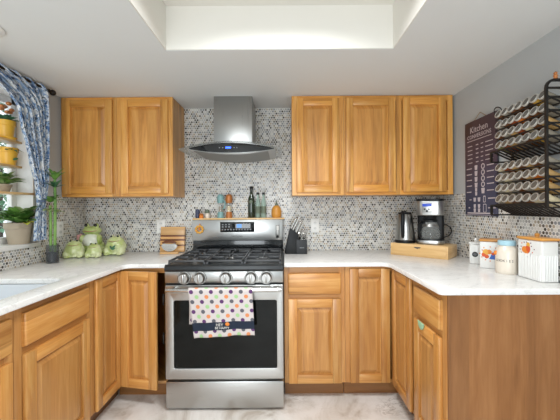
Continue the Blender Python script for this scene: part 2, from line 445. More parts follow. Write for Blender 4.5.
def circ(cx, cy, r, n=20): return [(cx + r*math.cos(2*math.pi*k/n), cy + r*math.sin(2*math.pi*k/n)) for k in range(n)]

# ------------------------------------------------------------------ room shell
XL, XR, ZC, ZT = -1.72, 1.34, 2.16, 2.40
YB = -4.9
struct(MB().box(XL-.2, XR+.2, YB, .15, -.06, 0).build('floor', 'floor'))
struct(MB().box(XL-.15, XR+.15, 0, .15, 0, ZC).build('wall_back', 'wall'))
TX0, TX1, TY0, TY1 = -.640, .616, -2.55, -1.018
c = MB(); c.mi = 0
c.box(XL-.15, TX0, YB, .15, ZC, ZT+.05); c.box(TX1, XR+.15, YB, .15, ZC, ZT+.05)
c.box(TX0, TX1, TY1, .15, ZC, ZT+.05); c.box(TX0, TX1, YB, TY0, ZC, ZT+.05)
c.box(TX0, TX1, TY0, TY1, ZT, ZT+.05, mat=1)
c.box(TX0-.001, TX0+.006, TY0, TY1, ZC+.002, ZT); c.box(TX1-.006, TX1+.001, TY0, TY1, ZC+.002, ZT)
c.box(TX0, TX1, TY1-.006, TY1+.001, ZC+.002, ZT); c.box(TX0, TX1, TY0-.001, TY0+.006, ZC+.002, ZT)
struct(c.build('ceiling', ['ceiling', 'tray'], smooth=0))
WY0, WY1, WZ0, WZ1 = -2.05, -.57, 1.06, 2.06
w = MB()
w.box(XL-.15, XL, YB, WY0, 0, ZC); w.box(XL-.15, XL, WY1, 0, 0, ZC)
w.box(XL-.15, XL, WY0, WY1, 0, WZ0); w.box(XL-.15, XL, WY0, WY1, WZ1, ZC)
struct(w.build('wall_left', 'wall', smooth=0))
struct(MB().box(XR, XR+.15, YB, 0, 0, ZC).build('wall_right', 'wall'))
w = MB(); w.box(XL-.15, -1.35, YB-.1, YB, 0, ZC); w.box(.65, XR+.15, YB-.1, YB, 0, ZC); w.box(-1.35, .65, YB-.1, YB, 2.05, ZC)
struct(w.build('wall_front', 'wall', smooth=0))
struct(MB().box(XL, XR, -.008, 0, .90, ZC).build('trim_1', 'tile_x'))
t2 = MB(); t2.box(XL, XL+.008, WY1+.04, -.008, .90, 1.387); t2.box(XL, XL+.008, -2.4, WY1+.04, .90, 1.035)
struct(t2.build('trim_2', 'tile_y', smooth=0))
struct(MB().box(XR-.008, XR, -2.0, -.008, .90, 1.387).build('trim_3', 'tile_y'))
# window: jambs, sash, pane and sill
wn = bpy.data.objects.new('window_1', None); C.objects.link(wn); wn['kind'] = 'structure'
fr = MB()
for a, b in ((WY0, WY0+.012), (WY1-.012, WY1)): fr.box(XL-.15, XL, a, b, WZ0, WZ1)
fr.box(XL-.15, XL, WY0, WY1, WZ1-.012, WZ1)
fr.build('window_jamb', 'white', wn, smooth=0)
fr = MB(); xs0, xs1 = XL-.145, XL-.11
fr.box(xs0, xs1, WY1-.055, WY1-.012, WZ0, WZ1, .004); fr.box(xs0, xs1, WY0+.012, WY0+.055, WZ0, WZ1, .004)
fr.box(xs0, xs1, WY0, WY1, WZ0, WZ0+.05, .004); fr.box(xs0, xs1, WY0, WY1, WZ1-.06, WZ1, .004)
fr.box(xs0, xs1, -1.33, -1.29, WZ0, WZ1, .004)
fr.build('window_sash', 'white', wn)
MB().box(XL-.13, XL-.126, WY0+.05, WY1-.05, WZ0+.04, WZ1-.05).build('window_pane', 'pane', wn)
MB().box(XL-.15, XL+.02, WY0-.05, -.535, 1.035, 1.065, .006).build('window_sill', 'white', wn)

# foliage outside the window
bush = thing('garden_shrub', 'green leafy shrub outside the window at far left', 'shrub', (-3.5, 1.15, 0))
b = MB(); r2 = random.Random(3)
for k in range(1900):
    a = r2.uniform(0, 2*math.pi); h = r2.uniform(.2, 3.0); rr = .9*math.sqrt(r2.random())*(1 - .12*abs(h-1.4))
    p = (rr*math.cos(a)*.6, rr*math.sin(a)*1.9, h)
    b.leaf(p, (r2.uniform(-1, 1), r2.uniform(-1, 1), r2.uniform(-.5, .8)), r2.uniform(.10, .18), .07, .3, n=2)
b.build('foliage', 'leaf_out', bush, smooth=0)
tr = MB()
for k in range(5): tr.tube([(0, -.5+.25*k, 0), (.03*k-.05, -.7+.35*k, 1.2), (.02, -.9+.45*k, 2.0)], [.03, .02, .008], 6)
tr.build('stem', 'soil', bush)

# ------------------------------------------------------------------ cabinets
TD = .020
def door(parent, name, w, h, loc, rot=(0, 0, 0), sty='wood', sw=.058, label=None):
    fv, fh, pn = {'wood': ('wood_v', 'wood_h', 'wood_panel'), 'upper': ('upper_v', 'upper_h', 'upper_p')}[sty]
    d = MB(); b = .0035
    d.box(0, sw, -TD, 0, 0, h, b, mat=0); d.box(w-sw, w, -TD, 0, 0, h, b)
    d.box(sw, w-sw, -TD, 0, 0, sw, b, mat=1); d.box(sw, w-sw, -TD, 0, h-sw, h, b)
    o = d.build(name, [fv, fh], parent, loc=loc, rot=rot)
    if label: o['label'] = label
    p = MB(); x0, x1, z0, z1 = sw-.002, w-sw+.002, sw-.002, h-sw+.002
    p.box(x0, x1, -.007, -.002, z0, z1)
    t = bmesh.new(); i = .030; g = .006
    A = [t.verts.new(q) for q in ((x0+g, -.007, z0+g), (x1-g, -.007, z0+g), (x1-g, -.007, z1-g), (x0+g, -.007, z1-g))]
    B = [t.verts.new(q) for q in ((x0+i, -.0165, z0+i), (x1-i, -.0165, z0+i), (x1-i, -.0165, z1-i), (x0+i, -.0165, z1-i))]
    D = [t.verts.new(q) for q in ((x0+i+.002, -.018, z0+i+.002), (x1-i-.002, -.018, z0+i+.002), (x1-i-.002, -.018, z1-i-.002), (x0+i+.002, -.018, z1-i-.002))]
    for k in range(4):
        t.faces.new((A[k], A[(k+1) % 4], B[(k+1) % 4], B[k])); t.faces.new((B[k], B[(k+1) % 4], D[(k+1) % 4], D[k]))
    t.faces.new(D); bmesh.ops.recalc_face_normals(t, faces=t.faces[:])
    p.merge(t)
    p.build('raised_panel', pn, o, smooth=20)
    return o
def drawer(parent, w, h, loc, rot=(0, 0, 0)):
    d = MB(); d.box(0, w, -.010, 0, 0, h); d.box(.0, w, -TD, -.006, 0, h, .008, 3)
    return d.build('drawer', 'wood_h', parent, loc=loc, rot=rot)
def carcass(parent, W, D, z0, z1, mats=('wood_frame', 'wood_frame_h'), rails=(), mull=(), ztop=None):
    """closed box with a face frame: local front at y=0"""
    MB().box(0.001, W-.001, .02, D, z0, ztop or z1, .001).build('carcass', mats[0], parent, smooth=0)
    f = MB(); s = .04
    f.box(0, s, 0, .02, z0, z1, .001, mat=0); f.box(W-s, W, 0, .02, z0, z1, .001)
    for m_ in mull: f.box(m_-s/2, m_+s/2, 0, .02, z0, z1, .001)
    f.box(s, W-s, .0006, .0195, z1-.04, z1, .001, mat=1); f.box(s, W-s, .0006, .0195, z0, z0+.035, .001)
    for z in rails: f.box(s, W-s, .0006, .0195, z-.018, z+.018, .001)
    f.build('face_frame', list(mats), parent, smooth=0)

UZ0, UZ1, UD = 1.387, 2.158, .295
UY = -(UD + .010)
up = ('upper_v', 'upper_h')
DZ, DH = UZ0+.022, UZ1-UZ0-.045
def upper(label, x0, x1, doors, mull=()):
    t = thing('upper_cabinet', label, 'cabinet', (x0, UY, 0), 0, 'upper wall cabinets')
    carcass(t, x1-x0, UD, UZ0, UZ1, up, mull=[m_-x0 for m_ in mull])
    for a, b_ in doors: door(t, 'door', b_-a, DH, (a-x0, 0, DZ), sty='upper', sw=.056)
    return t
pxu = lambda p: (p-283.0)*2.425/F
upper('single-door wooden upper cabinet left of the hood, beside the curtain and window', XL+.003, -1.285, [(pxu(63), pxu(112.3))])
upper('single-door wooden upper cabinet just left of the steel range hood', -1.284, -.852, [(pxu(120.8), pxu(168.2))])
upper('single-door wooden upper cabinet just right of the steel range hood', .073, .473, [(pxu(296.7), pxu(340.2))])
upper('double-door wooden upper cabinet in the right corner, above the kettle and coffee maker', .474, 1.322, [(pxu(346.5), pxu(396.4)), (pxu(403.8), pxu(446.8))], mull=[.902])

CT = .92; CTH = .028; BZ = CT-CTH-.002          # counter top, slab thickness, cabinet top
BY, LX, RX = -.615, -1.105, .742                # body faces of back run, left leg, right leg
TK = .105
RL, RR = -.757, .0                              # range sides
def toe(parent, x0, x1, y0, y1): MB().box(x0, x1, y0, y1, 0, TK).build('toe_kick', 'toe', parent, world=True)

# left corner cabinet: open carcass with a folding pair of doors, the back one ajar
t = thing('corner_base_cabinet', 'wooden corner base cabinet left of the range, its door standing slightly ajar', 'cabinet', (-1.4, -.4, 0), 0, 'corner base cabinets')
YL = -.950
k = MB()
k.box(XL+.002, RL-.022, -.020, -.010, TK, BZ); k.box(XL+.010, XL+.022, YL, -.021, TK, BZ)
k.box(RL-.02, RL-.004, BY+.02, -.012, TK, BZ); k.box(XL+.022, LX-.021, YL+.001, YL+.016, TK, BZ)
k.box(XL+.022, RL-.02, BY+.02, -.02, TK, TK+.018); k.box(XL+.022, LX-.021, YL+.016, BY+.02, TK, TK+.018)
k.box(XL+.022, RL-.02, BY+.02, -.02, BZ-.012, BZ); k.box(XL+.022, LX-.021, YL+.016, BY+.02, BZ-.012, BZ)
k.build('carcass', 'wood_frame', t, world=True, smooth=0)
f = MB(); f.box(RL-.040, RL-.004, BY, BY+.02, TK, BZ, .001, mat=0); f.box(LX-.02, LX, YL, YL+.045, TK, BZ, .001)
f.box(LX, RL-.040, BY, BY+.0195, BZ-.035, BZ, .001, mat=1); f.box(LX, RL-.040, BY, BY+.0195, TK, TK+.02, .001)
f.box(LX-.0195, LX, YL+.045, BY, BZ-.035, BZ); f.box(LX-.0195, LX, YL+.045, BY, TK, TK+.02)
f.build('face_frame', ['wood_frame', 'wood_frame_h'], t, world=True, smooth=0)
def dw(par, name, w, h, p, rz, **kw):           # door placed by world point
    q = par.matrix_basis.inverted() @ Vector(p); return door(par, name, w, h, q, (0, 0, rz - par.rotation_euler.z), **kw)
h0 = .110; DHT = .768
dw(t, 'door', .262, DHT, (LX+TD+.004, BY-TD-.004, h0), R(-11))
dw(t, 'door', .284, DHT, (LX+.001, YL+.030, h0), R(90))
for z in (.40, .66):
    hg = MB(); hg.box(RL-.052, RL-.041, BY-.040, BY+.004, z, z+.05, .004); hg.cyl((RL-.047, BY-.03, z-.012), (RL-.047, BY-.03, z+.062), .006)
    hg.build('hinge', 'bronze', t, world=True)
toe(t, LX-.04, RL-.004, BY+.055, BY+.075); MB().box(LX-.075, LX-.055, YL+.001, BY+.06, 0, TK).build('toe_kick', 'toe', t, world=True)
# left leg
def leg_cab(label, yn, yf, dr=True, right=False, group='base cabinets with a drawer over a door'):
    W = yf-yn
    t = thing('base_cabinet', label, 'cabinet', (LX, yn, 0) if not right else (RX, yf, 0), R(90) if not right else R(-90), group)
    D = (LX-XL-.01) if not right else (XR-RX-.01)
    carcass(t, W, D, TK, BZ, rails=(.693,), ztop=None if right else CT-CTH-.174)
    MB().box(.002, W-.002, .065, .085, 0, TK).build('toe_kick', 'toe', t)
    return t, W
t, W = leg_cab('wooden base cabinet below the sink, with wide drawer front over one door', -1.462, YL-.001)
drawer(t, .438, .142, (.038, 0, .713)); door(t, 'door', .438, .570, (.038, 0, .110))
t, W = leg_cab('wooden base cabinet at the left edge of the photo, nearest to the viewer', -2.05, -1.464)
drawer(t, .54, .142, (.022, 0, .713)); door(t, 'door', .54, .570, (.022, 0, .110))
# back run right of the range
t = thing('base_cabinet', 'wooden base cabinet right of the range, drawer with a knotty front above its door', 'cabinet', (RR+.004, BY, 0), 0, 'base cabinets with a drawer over a door')
carcass(t, .410, -BY-.01, TK, BZ, rails=(.690,))
drawer(t, .355, .142, (.028, 0, .706)); door(t, 'door', .355, .568, (.028, 0, .108))
MB().box(.002, .408, .055, .075, 0, TK).build('toe_kick', 'toe', t)
# right corner
t = thing('corner_base_cabinet', 'wooden corner base cabinet right of the range, both doors closed', 'cabinet', (.9, -.4, 0), 0, 'corner base cabinets')
YR = -.972
k = MB(); k.prism([[(.416, -.01), (.416, BY+.02), (RX+.02, BY+.02), (RX+.02, YR+.001), (XR-.01, YR+.001), (XR-.01, -.01)]], BZ-TK, 0, Matrix.Translation((0, 0, TK)))
k.build('carcass', 'wood_frame', t, world=True, smooth=0)
f = MB(); f.box(.415, .455, BY, BY+.02, TK, BZ, .001, mat=0); f.box(RX, RX+.02, YR, YR+.03, TK, BZ, .001)
f.box(.455, RX+.02, BY, BY+.0195, BZ-.035, BZ, .001, mat=1); f.box(.455, RX+.02, BY, BY+.0195, TK, TK+.02, .001)
f.box(RX, RX+.0195, YR+.03, BY, BZ-.035, BZ); f.box(RX, RX+.0195, YR+.03, BY, TK, TK+.02)
f.build('face_frame', ['wood_frame', 'wood_frame_h'], t, world=True, smooth=0)
dw(t, 'door', .268, DHT, (.446, BY, h0), 0)
dw(t, 'door', .300, DHT, (RX, BY-TD-.006, h0), R(-90))
toe(t, .416, RX+.09, BY+.055, BY+.075); MB().box(RX+.055, RX+.075, YR+.001, BY+.054, 0, TK).build('toe_kick', 'toe', t, world=True)
# right leg end unit
YE = -1.315
t, W = leg_cab('wooden base cabinet at the right end, its tall plain side panel facing the viewer', YE, YR-.001, right=True)
drawer(t, .285, .142, (.022, 0, .713)); door(t, 'door', .285, .572, (.022, 0, .105))
e = MB(); e.box(RX+.001, XR-.004, YE-.012, YE-.0005, 0, BZ, .001)
e.build('end_panel', 'end_wood', t, world=False if False else False) if False else None
ep = e.build('end_panel', 'end_wood', None, smooth=0)
ep.parent = t; ep.matrix_parent_inverse = t.matrix_basis.inverted(); ep['label'] = 'plain brown veneer side panel with straight vertical grain'
clip = tag(MB().prism([[(-.036, .006), (.036, .006), (.032, -.006), (.022, -.022), (.006, -.032), (-.012, -.030), (-.028, -.018)]], .006, .002, MX((0, -1, 0), (0, 0, 1), (-1, 0, 0), (RX-TD-.001, -1.10, .681))).build('door_clip', 'mint'),
    'small mint green clip on the top edge of the right end cabinet door', 'clip')

# ------------------------------------------------------------------ countertops and sink
def fillet(p, a, b, r, n=6):
    p, a, b = Vector(p), Vector(a), Vector(b); u = (a-p).normalized(); v = (b-p).normalized()
    th = u.angle(v); L = r/math.tan(th/2); c_ = p + (u+v).normalized()*(r/math.sin(th/2))
    s0 = p+u*L; s1 = p+v*L; out = []
    a0 = math.atan2(s0.y-c_.y, s0.x-c_.x); a1 = math.atan2(s1.y-c_.y, s1.x-c_.x)
    while a1-a0 > math.pi: a1 -= 2*math.pi
    while a1-a0 < -math.pi: a1 += 2*math.pi
    for i in range(n+1): q = a0+(a1-a0)*i/n; out.append((c_.x+r*math.cos(q), c_.y+r*math.sin(q)))
    return out
CY = -.640; CLX = -1.062; CRX = .702; CE = -1.338
out = [(RL-.002, -.009), (XL+.009, -.009), (XL+.009, -2.05), (CLX, -2.05)] + fillet((CLX, CY), (CLX, -2), (0, CY), .05) + [(RL-.002, CY)]
SX0, SX1, SY0, SY1 = -1.60, -1.172, -1.85, -1.06
tag(MB().prism([out, rrect(SX0, SX1, SY0, SY1, .05)], CTH, .004, Matrix.Translation((0, 0, CT-CTH))).build('countertop', 'quartz', smooth=30), 'white quartz countertop left of the range, with the sink cut into it', 'countertop', 'white quartz countertops')
out = [(RR+.006, -.009), (RR+.006, CY)] + fillet((CRX, CY), (0, CY), (CRX, -2), .05) + fillet((CRX, CE), (CRX, 0), (2, CE), .025) + [(XR-.009, CE), (XR-.009, -.009)]
tag(MB().prism([out], CTH, .004, Matrix.Translation((0, 0, CT-CTH))).build('countertop', 'quartz', smooth=30), 'white quartz countertop right of the range, carrying the canisters and coffee maker', 'countertop', 'white quartz countertops')
sk = thing('sink', 'white undermount sink sunk in the left countertop below the window', 'sink', (-1.386, -1.45, CT-CTH))
s = MB(); s.prism([rrect(SX0-.012, SX1+.012, SY0-.012, SY1+.012, .05), rrect(SX0+.004, SX1-.004, SY0+.004, SY1-.004, .05)], .16, 0, Matrix.Translation((0, 0, CT-CTH-.162)))
s.prism([rrect(SX0-.012, SX1+.012, SY0-.012, SY1+.012, .05)], .01, 0, Matrix.Translation((0, 0, CT-CTH-.172)))
M['sink'] = pm('white composite sink', '#dfe4e8', .3)
s.build('basin', 'sink', sk, world=True, smooth=30)
MB().cyl((-1.386, -1.35, CT-CTH-.162), (-1.386, -1.35, CT-CTH-.158), .045, bev=.001).build('drain', 'chrome', sk, world=True)
# the sink bowl is hung in the sink cabinet: lower that carcass top
# ------------------------------------------------------------------ gas range
PX0, PX1, PYF = RL, RR, -.748
rg = thing('gas_range', 'stainless steel gas range with black cooktop, five knobs and oven below', 'range', (-.3785, -.38, 0))
B = lambda: MB()
B().box(PX0+.004, PX1-.004, -.70, -.03, .02, .890, .003).build('body', 'steel_dark', rg, world=True)
for x in (PX0+.05, PX1-.05):
    for y in (-.66, -.08): B().cyl((x, y, 0), (x, y, .022), .018).build('foot', 'black_plastic', rg, world=True)
B().box(PX0+.003, PX1-.003, PYF+.006, -.70, .016, .186, .006).build('drawer', 'steel', rg, world=True)
# oven door with window and handle
od = MB().prism([rrect(PX0+.003, PX1-.003, .204, .802, .006), rrect(-.700, -.044, .272, .706, .012)], .045, .003, FRONT((0, -.702, 0))).build('oven_door', 'steel', rg, world=True, smooth=30)
MB().box(-.702, -.042, -.742, -.703, .270, .708).build('oven_window', 'oven_glass', od, world=False) if False else None
def sub(mb, name, mats, par, **kw):              # world-space sub-part under an unrotated part
    o = mb.build(name, mats, rg, world=True, **kw); o.parent = par; return o
sub(MB().box(-.701, -.043, -.738, -.703, .271, .707), 'oven_window', 'oven_glass', od)
h = MB()
h.tube([(-.728, -.798, .784), (-.705, -.802, .784), (-.378, -.806, .784), (-.045, -.802, .784), (-.016, -.798, .784)], .0135, 14)
for x in (-.690, -.066): h.tube([(x, -.746, .784), (x, -.79, .784)], .011, 12)
sub(h, 'handle', 'chrome', od)
# control panel and knobs
cp = MB(); cp.box(PX0+.001, PX1-.001, PYF, -.70, .816, .890, .006); cp.build('control_panel', 'steel', rg, world=True)
MB().box(PX0+.004, PX1-.004, -.735, -.70, .802, .816).build('vent_gap', 'black_plastic', rg, world=True)
for p in (182.9, 198.6, 224.9, 250.2, 265.7):
    x = (p-283.0)*1.985/F; z = .850
    kb = MB(); kb.cyl((x, PYF-.0002, z), (x, PYF-.006, z), .043, .041, 28, .001, mat=0); kb.cyl((x, PYF-.006, z), (x, PYF-.034, z), .036, .032, 28, .004)
    kb.box(x-.006, x+.006, PYF-.040, PYF-.030, z-.028, z+.028, .003)
    kb.build('knob', 'steel_v', rg, world=True)
# cooktop
ck = MB(); ck.prism([[(-.700, .0), (-.750, .0), (-.756, .012), (-.752, .032), (-.738, .042), (-.700, .038), (-.14, .038), (-.10, .046), (-.06, .046), (-.06, 0)]], PX1-PX0-.002, .002, MX((0, 1, 0), (0, 0, 1), (1, 0, 0), (PX0+.001, 0, .891)))
ck.build('cooktop', 'deck_enamel', rg, world=True, smooth=35)
for cx, cy, r in ((-.62, -.56, .052), (-.62, -.27, .042), (-.378, -.42, .046), (-.14, -.56, .048), (-.14, -.27, .042)):
    bu = MB(); bu.cyl((cx, cy, .927), (cx, cy, .938), r, r*.92, 24, mat=0); bu.cyl((cx, cy, .938), (cx, cy, .947), r*.72, r*.68, 24, .002, mat=1)
    bu.build('burner', ['steel_dark', 'cast_iron'], rg, world=True)
gz0, gz1 = .944, .958
for gx0, gx1 in ((-.742, -.503), (-.497, -.260), (-.254, -.015)):
    g = MB(); w_ = .011; y0, y1 = -.722, -.150; xm = (gx0+gx1)/2
    g.box(gx0, gx0+w_, y0, y1, gz0, gz1, .003); g.box(gx1-w_, gx1, y0, y1, gz0, gz1, .003)
    for yy in (y0, y1-w_, (y0+y1)/2-.006): g.box(gx0, gx1, yy, yy+w_, gz0, gz1, .003)
    for cy in (-.57, -.29):
        g.box(xm-.005, xm+.005, cy-.115, cy-.035, gz0, gz1+.003, .002); g.box(xm-.005, xm+.005, cy+.035, cy+.115, gz0, gz1+.003, .002)
        g.box(gx0, xm-.032, cy-.005, cy+.005, gz0, gz1+.003, .002); g.box(xm+.032, gx1, cy-.005, cy+.005, gz0, gz1+.003, .002)
    for fx in (gx0+.006, gx1-.006):
        for fy in (y0+.006, y1-.006, (y0+y1)/2): g.box(fx-.006, fx+.006, fy-.006, fy+.006, .928, gz0+.002)
    g.build('grate', 'cast_iron', rg, world=True)
# back guard
gy = -.135
bgd = MB(); bgd.box(PX0+.002, PX1-.002, -.115, -.035, .93, 1.03, .002); bgd.build('lower_guard', 'black_enamel', rg, world=True)
bgp = MB(); bgp.box(PX0+.001, PX1-.001, gy, -.03, 1.022, 1.196, .006); bgp = bgp.build('backguard', 'steel', rg, world=True)
pg = lambda p: (p-283.0)*2.612/F
zg = lambda y: CAM_Z-(y-208.4)*2.612/F
sub(MB().box(pg(220), pg(254.3), gy-.003, gy+.002, zg(232.2), zg(222), .001), 'control_display', 'black_glass', bgp)
lc = MB(); lc.box(pg(236.6), pg(241.5), gy-.0045, gy-.002, zg(227.8), zg(224.2)); sub(lc, 'clock', 'pale_lcd', bgp)
bt = MB(); rb = random.Random(5)
for i in range(11):
    x = pg(221.6+i*2.8); bt.box(x, x+.012, gy-.0036, gy-.002, zg(230.2), zg(229.0))
for i in range(3):
    for j in range(2): x = pg(221.8+i*3.2); bt.box(x, x+.013, gy-.0036, gy-.002, zg(227.4-j*2.2), zg(226.3-j*2.2))
for i in range(3):
    for j in range(3): x = pg(243.3+i*2.9); bt.box(x, x+.007, gy-.0036, gy-.002, zg(227.6-j*1.7), zg(226.9-j*1.7))
sub(bt, 'button_print', 'print_dim', bgp)
sub(MB().text('SAMSUNG', .020, FRONT((pg(236.8), gy-.0006, zg(236.4)))), 'brand_lettering', 'slot', bgp)
wreath = thing('magnet', 'small orange wreath magnet on the left of the steel backguard', 'magnet', (pg(199.2), gy-.001, zg(229.3)))
q = MB()
for i in range(9):
    a = 2*math.pi*i/9; q.ball((.028*math.cos(a), -.005, .028*math.sin(a)), .012, .006, .010, 10)
q.build('petal_ring', 'amber', wreath)
q = MB(); q.ball((0, -.006, .002), .009, .006, .009, 10); q.tube([(0, -.006, .01), (.004, -.006, .048)], .004, 6); q.ball((-.02, -.006, -.012), .007, .006, .006, 8)
q.build('pumpkin', 'orange', wreath)
tm = thing('kitchen_timer', 'slim grey timer stuck upright on the right end of the steel backguard', 'timer', (pg(277.5), gy-.001, zg(231)))
MB().box(-.015, .015, -.010, 0, -.062, .048, .004).build('case', 'steel_dark', tm)
MB().box(-.010, .010, -.0115, -.009, .005, .038, .001).build('face', 'print_white', tm)
MB().ball((0, -.012, -.047), .010, .005, .010, 12).build('button', 'black_plastic', tm)

# towel over the handle
def towel():
    HX0, HX1 = -.586, -.192; rt = .016
    front = .288; back = .215; tot = front + math.pi*rt + back
    def fn(u, v):
        s = v*tot; x = HX0 + (HX1-HX0)*u
        wob = .006*math.sin(u*9+1.0)+.004*math.sin(u*21)
        if s < back:                                   # behind the bar, from its hem upwards
            z = .784 - (back-s); y = -.805+rt+.003+.0 + wob*.15*(1-s/back); x += -.004*(1-s/back)
        elif s < back+math.pi*rt:
            a = (s-back)/rt; y = -.805 + rt*math.cos(a); z = .784 + rt*math.sin(a)
        else:
            e_ = (s-back-math.pi*rt)/front; z = .784 - e_*front*(1.0-.035*u); y = -.805-rt - .006*e_ + wob*e_
            x += .036*e_*(1-u)**1.0 + .014*e_*u
            z += .010*e_*math.sin(u*2.2)
        return Vector((x, y, z))
    def uvf(u, v):
        s = v*tot - back - math.pi*rt*.5
        return (u*(HX1-HX0), s)
    t = thing('dish_towel', 'polka dot dish towel with navy band hanging over the oven handle', 'towel', (-.38, -.805, .784))
    m = MB(); m.grid(fn, 36, 70, uvf); m.build('cloth', 'towel', t, world=True, solid=.0035, smooth=0)
    x0 = -.372; z0 = .573; yy = -.8425
    g = MB(); g.text('HEY', .024, FRONT((x0-.018, yy, z0+.011)), mat=0); g.text('BE HAPPY', .020, FRONT((x0-.002, yy, z0-.008)), mat=0)
    g.build('lettering', 'print_white', t, world=True)
    g = MB(); g.ball((x0+.030, yy, z0+.016), .013, .0015, .011, 12); g.build('pumpkin_print', 'orange', t, world=True)
towel()

# ------------------------------------------------------------------ range hood
hd = thing('range_hood', 'stainless chimney range hood with arched glass canopy above the range', 'range hood', (-.382, -.2, 1.68))
HC = -.382
MB().box(HC-.149, HC+.149, -.310, -.010, 1.74, ZC-.001, .003).build('chimney', 'steel_v', hd, world=True)
N = 28
gl = MB(); YF = -.49
def topz(x): return 1.771 - .047*((x-HC)/.376)**2
def fy(x): return YF - .055*(1-((x-HC)/.376)**2) + .03
top = []
t = bmesh.new(); rows = []
for i in range(N+1):
    x = HC-.376+.752*i/N; z = topz(x)
    rows.append([t.verts.new((x, y, zz)) for y, zz in ((fy(x), z), (-.012, z), (-.012, z-.006), (fy(x), z-.006))])
for a, b_ in zip(rows, rows[1:]):
    for k in range(4): t.faces.new((a[k], a[(k+1) % 4], b_[(k+1) % 4], b_[k]))
t.faces.new(rows[0]); t.faces.new(rows[-1]); bmesh.ops.recalc_face_normals(t, faces=t.faces[:])
gl.merge(t); gl.build('glass_canopy', 'hood_glass', hd, world=True, smooth=25)
# body: lens front, running back to the wall
XA, XB = HC-.305, HC+.325
def botz(x):
    u = (x-(XA+XB)/2)/((XB-XA)/2); return 1.724 - .036*(1-u*u)
def body(x0, x1, yf, yb, zt, zb, n=24):
    t = bmesh.new(); rows = []
    for i in range(n+1):
        x = x0+(x1-x0)*i/n; f0 = yf(x) if callable(yf) else yf
        rows.append([t.verts.new((x, f0, zt(x))), t.verts.new((x, yb, zt(x))), t.verts.new((x, yb, zb(x))), t.verts.new((x, f0, zb(x)))])
    for a, b_ in zip(rows, rows[1:]):
        for k in range(4): t.faces.new((a[k], a[(k+1) % 4], b_[(k+1) % 4], b_[k]))
    t.faces.new(rows[0]); t.faces.new(rows[-1]); bmesh.ops.recalc_face_normals(t, faces=t.faces[:]); return t
fb = lambda x: fy(x)+.035
m = MB(); m.merge(body(XA, XB, fb, -.012, lambda x: topz(x)-.007, botz)); m.build('motor_housing', 'steel', hd, world=True, smooth=25)
m = MB(); m.merge(body(XA+.004, XB-.004, lambda x: fb(x)-.004, fb(HC)+.06, lambda x: topz(x)-.009, lambda x: min(botz(x)+.002, topz(x)-.0095))); m.build('control_panel', 'black_glass', hd, world=True, smooth=25)
m = MB(); m.merge(body(XA+.03, XB-.05, lambda x: fb(x)+.03, -.03, lambda x: botz(x), lambda x: botz(x)-.004)); m.build('filter', 'steel_dark', hd, world=True, smooth=25)
m = MB(); yy = fb(HC)-.006
m.box(HC-.028, HC+.010, yy, yy+.004, 1.722, 1.733); m.build('display', 'led', hd, world=True)
m = MB()
for dx in (-.075, -.052, .03, .05): m.box(HC+dx, HC+dx+.006, yy+.0005, yy+.006, 1.724, 1.730)
m.build('touch_button', 'print_dim', hd, world=True)

# ------------------------------------------------------------------ wooden ledge on the backguard and what stands on it
tag(MB().box(PX0+.005, PX1+.012, -.140, -.012, 1.1965, 1.209, .003).build('ledge_shelf', 'light_wood'), 'narrow pale wood shelf lying along the top of the range backguard', 'shelf')
LZ = 1.2092; LY = -.08
lx = lambda p: (p-283.0)*2.67/F
def shaker(p, y, body, cap, label, r=.017, h=.05):
    t = thing('salt_shaker', label, 'shaker', (lx(p), y, LZ), 0, 'little shakers on the ledge')
    MB().lathe([(0, 0), (r*.9, 0), (r, h*.25), (r*.85, h*.55), (r*.5, h*.6), (0, h*.6)], seg=18).build('body', body, t)
    MB().lathe([(0, h*.55), (r*.95, h*.56), (r*1.05, h*.68), (r*.7, h*.92), (0, h)], seg=18).build('cap', cap, t)
shaker(197.3, -.07, 'navy', 'navy', 'small navy blue shaker at the left end of the wooden ledge', .020, .078)
shaker(207, -.07, 'cream', 'bottle_label', 'small cream shaker with dark green cap on the wooden ledge', .020, .075)
shaker(202, -.105, 'orange', 'copper', 'small squat orange pumpkin shaker between two taller shakers', .019, .042)
def grinder(p, c1, label, hand=False):
    t = thing('spice_grinder', label, 'grinder', (lx(p), LY, LZ), 0, 'spice grinders on the ledge')
    MB().lathe([(0, 0), (.028, 0), (.028, .012), (.025, .045), (.022, .052), (0, .052)], seg=20).build('base', c1, t)
    MB().lathe([(0, .0525), (.022, .0525), (.024, .07), (.022, .125), (0, .125)], seg=20).build('glass_chamber', 'clear_glass', t)
    MB().lathe([(0, .053), (.015, .053), (.015, .10), (0, .10)], seg=14).build('filling', 'sp_grey' if c1 == 'teal' else 'sp_cream', t)
    MB().lathe([(0, .1255), (.024, .1255), (.0285, .142), (.030, .165), (.027, .185), (.018, .198), (0, .203)], seg=20).build('cap', c1, t)
    if hand:
        MB().tube([(.024, -.01, .155), (.040, -.012, .13), (.036, -.012, .09), (.024, -.01, .075)], .006, 8).build('handle', c1, t)
grinder(220.6, 'teal', 'teal spice grinder with a side handle standing on the wooden ledge', True)
grinder(229.0, 'copper', 'copper orange spice grinder beside the teal one on the ledge')
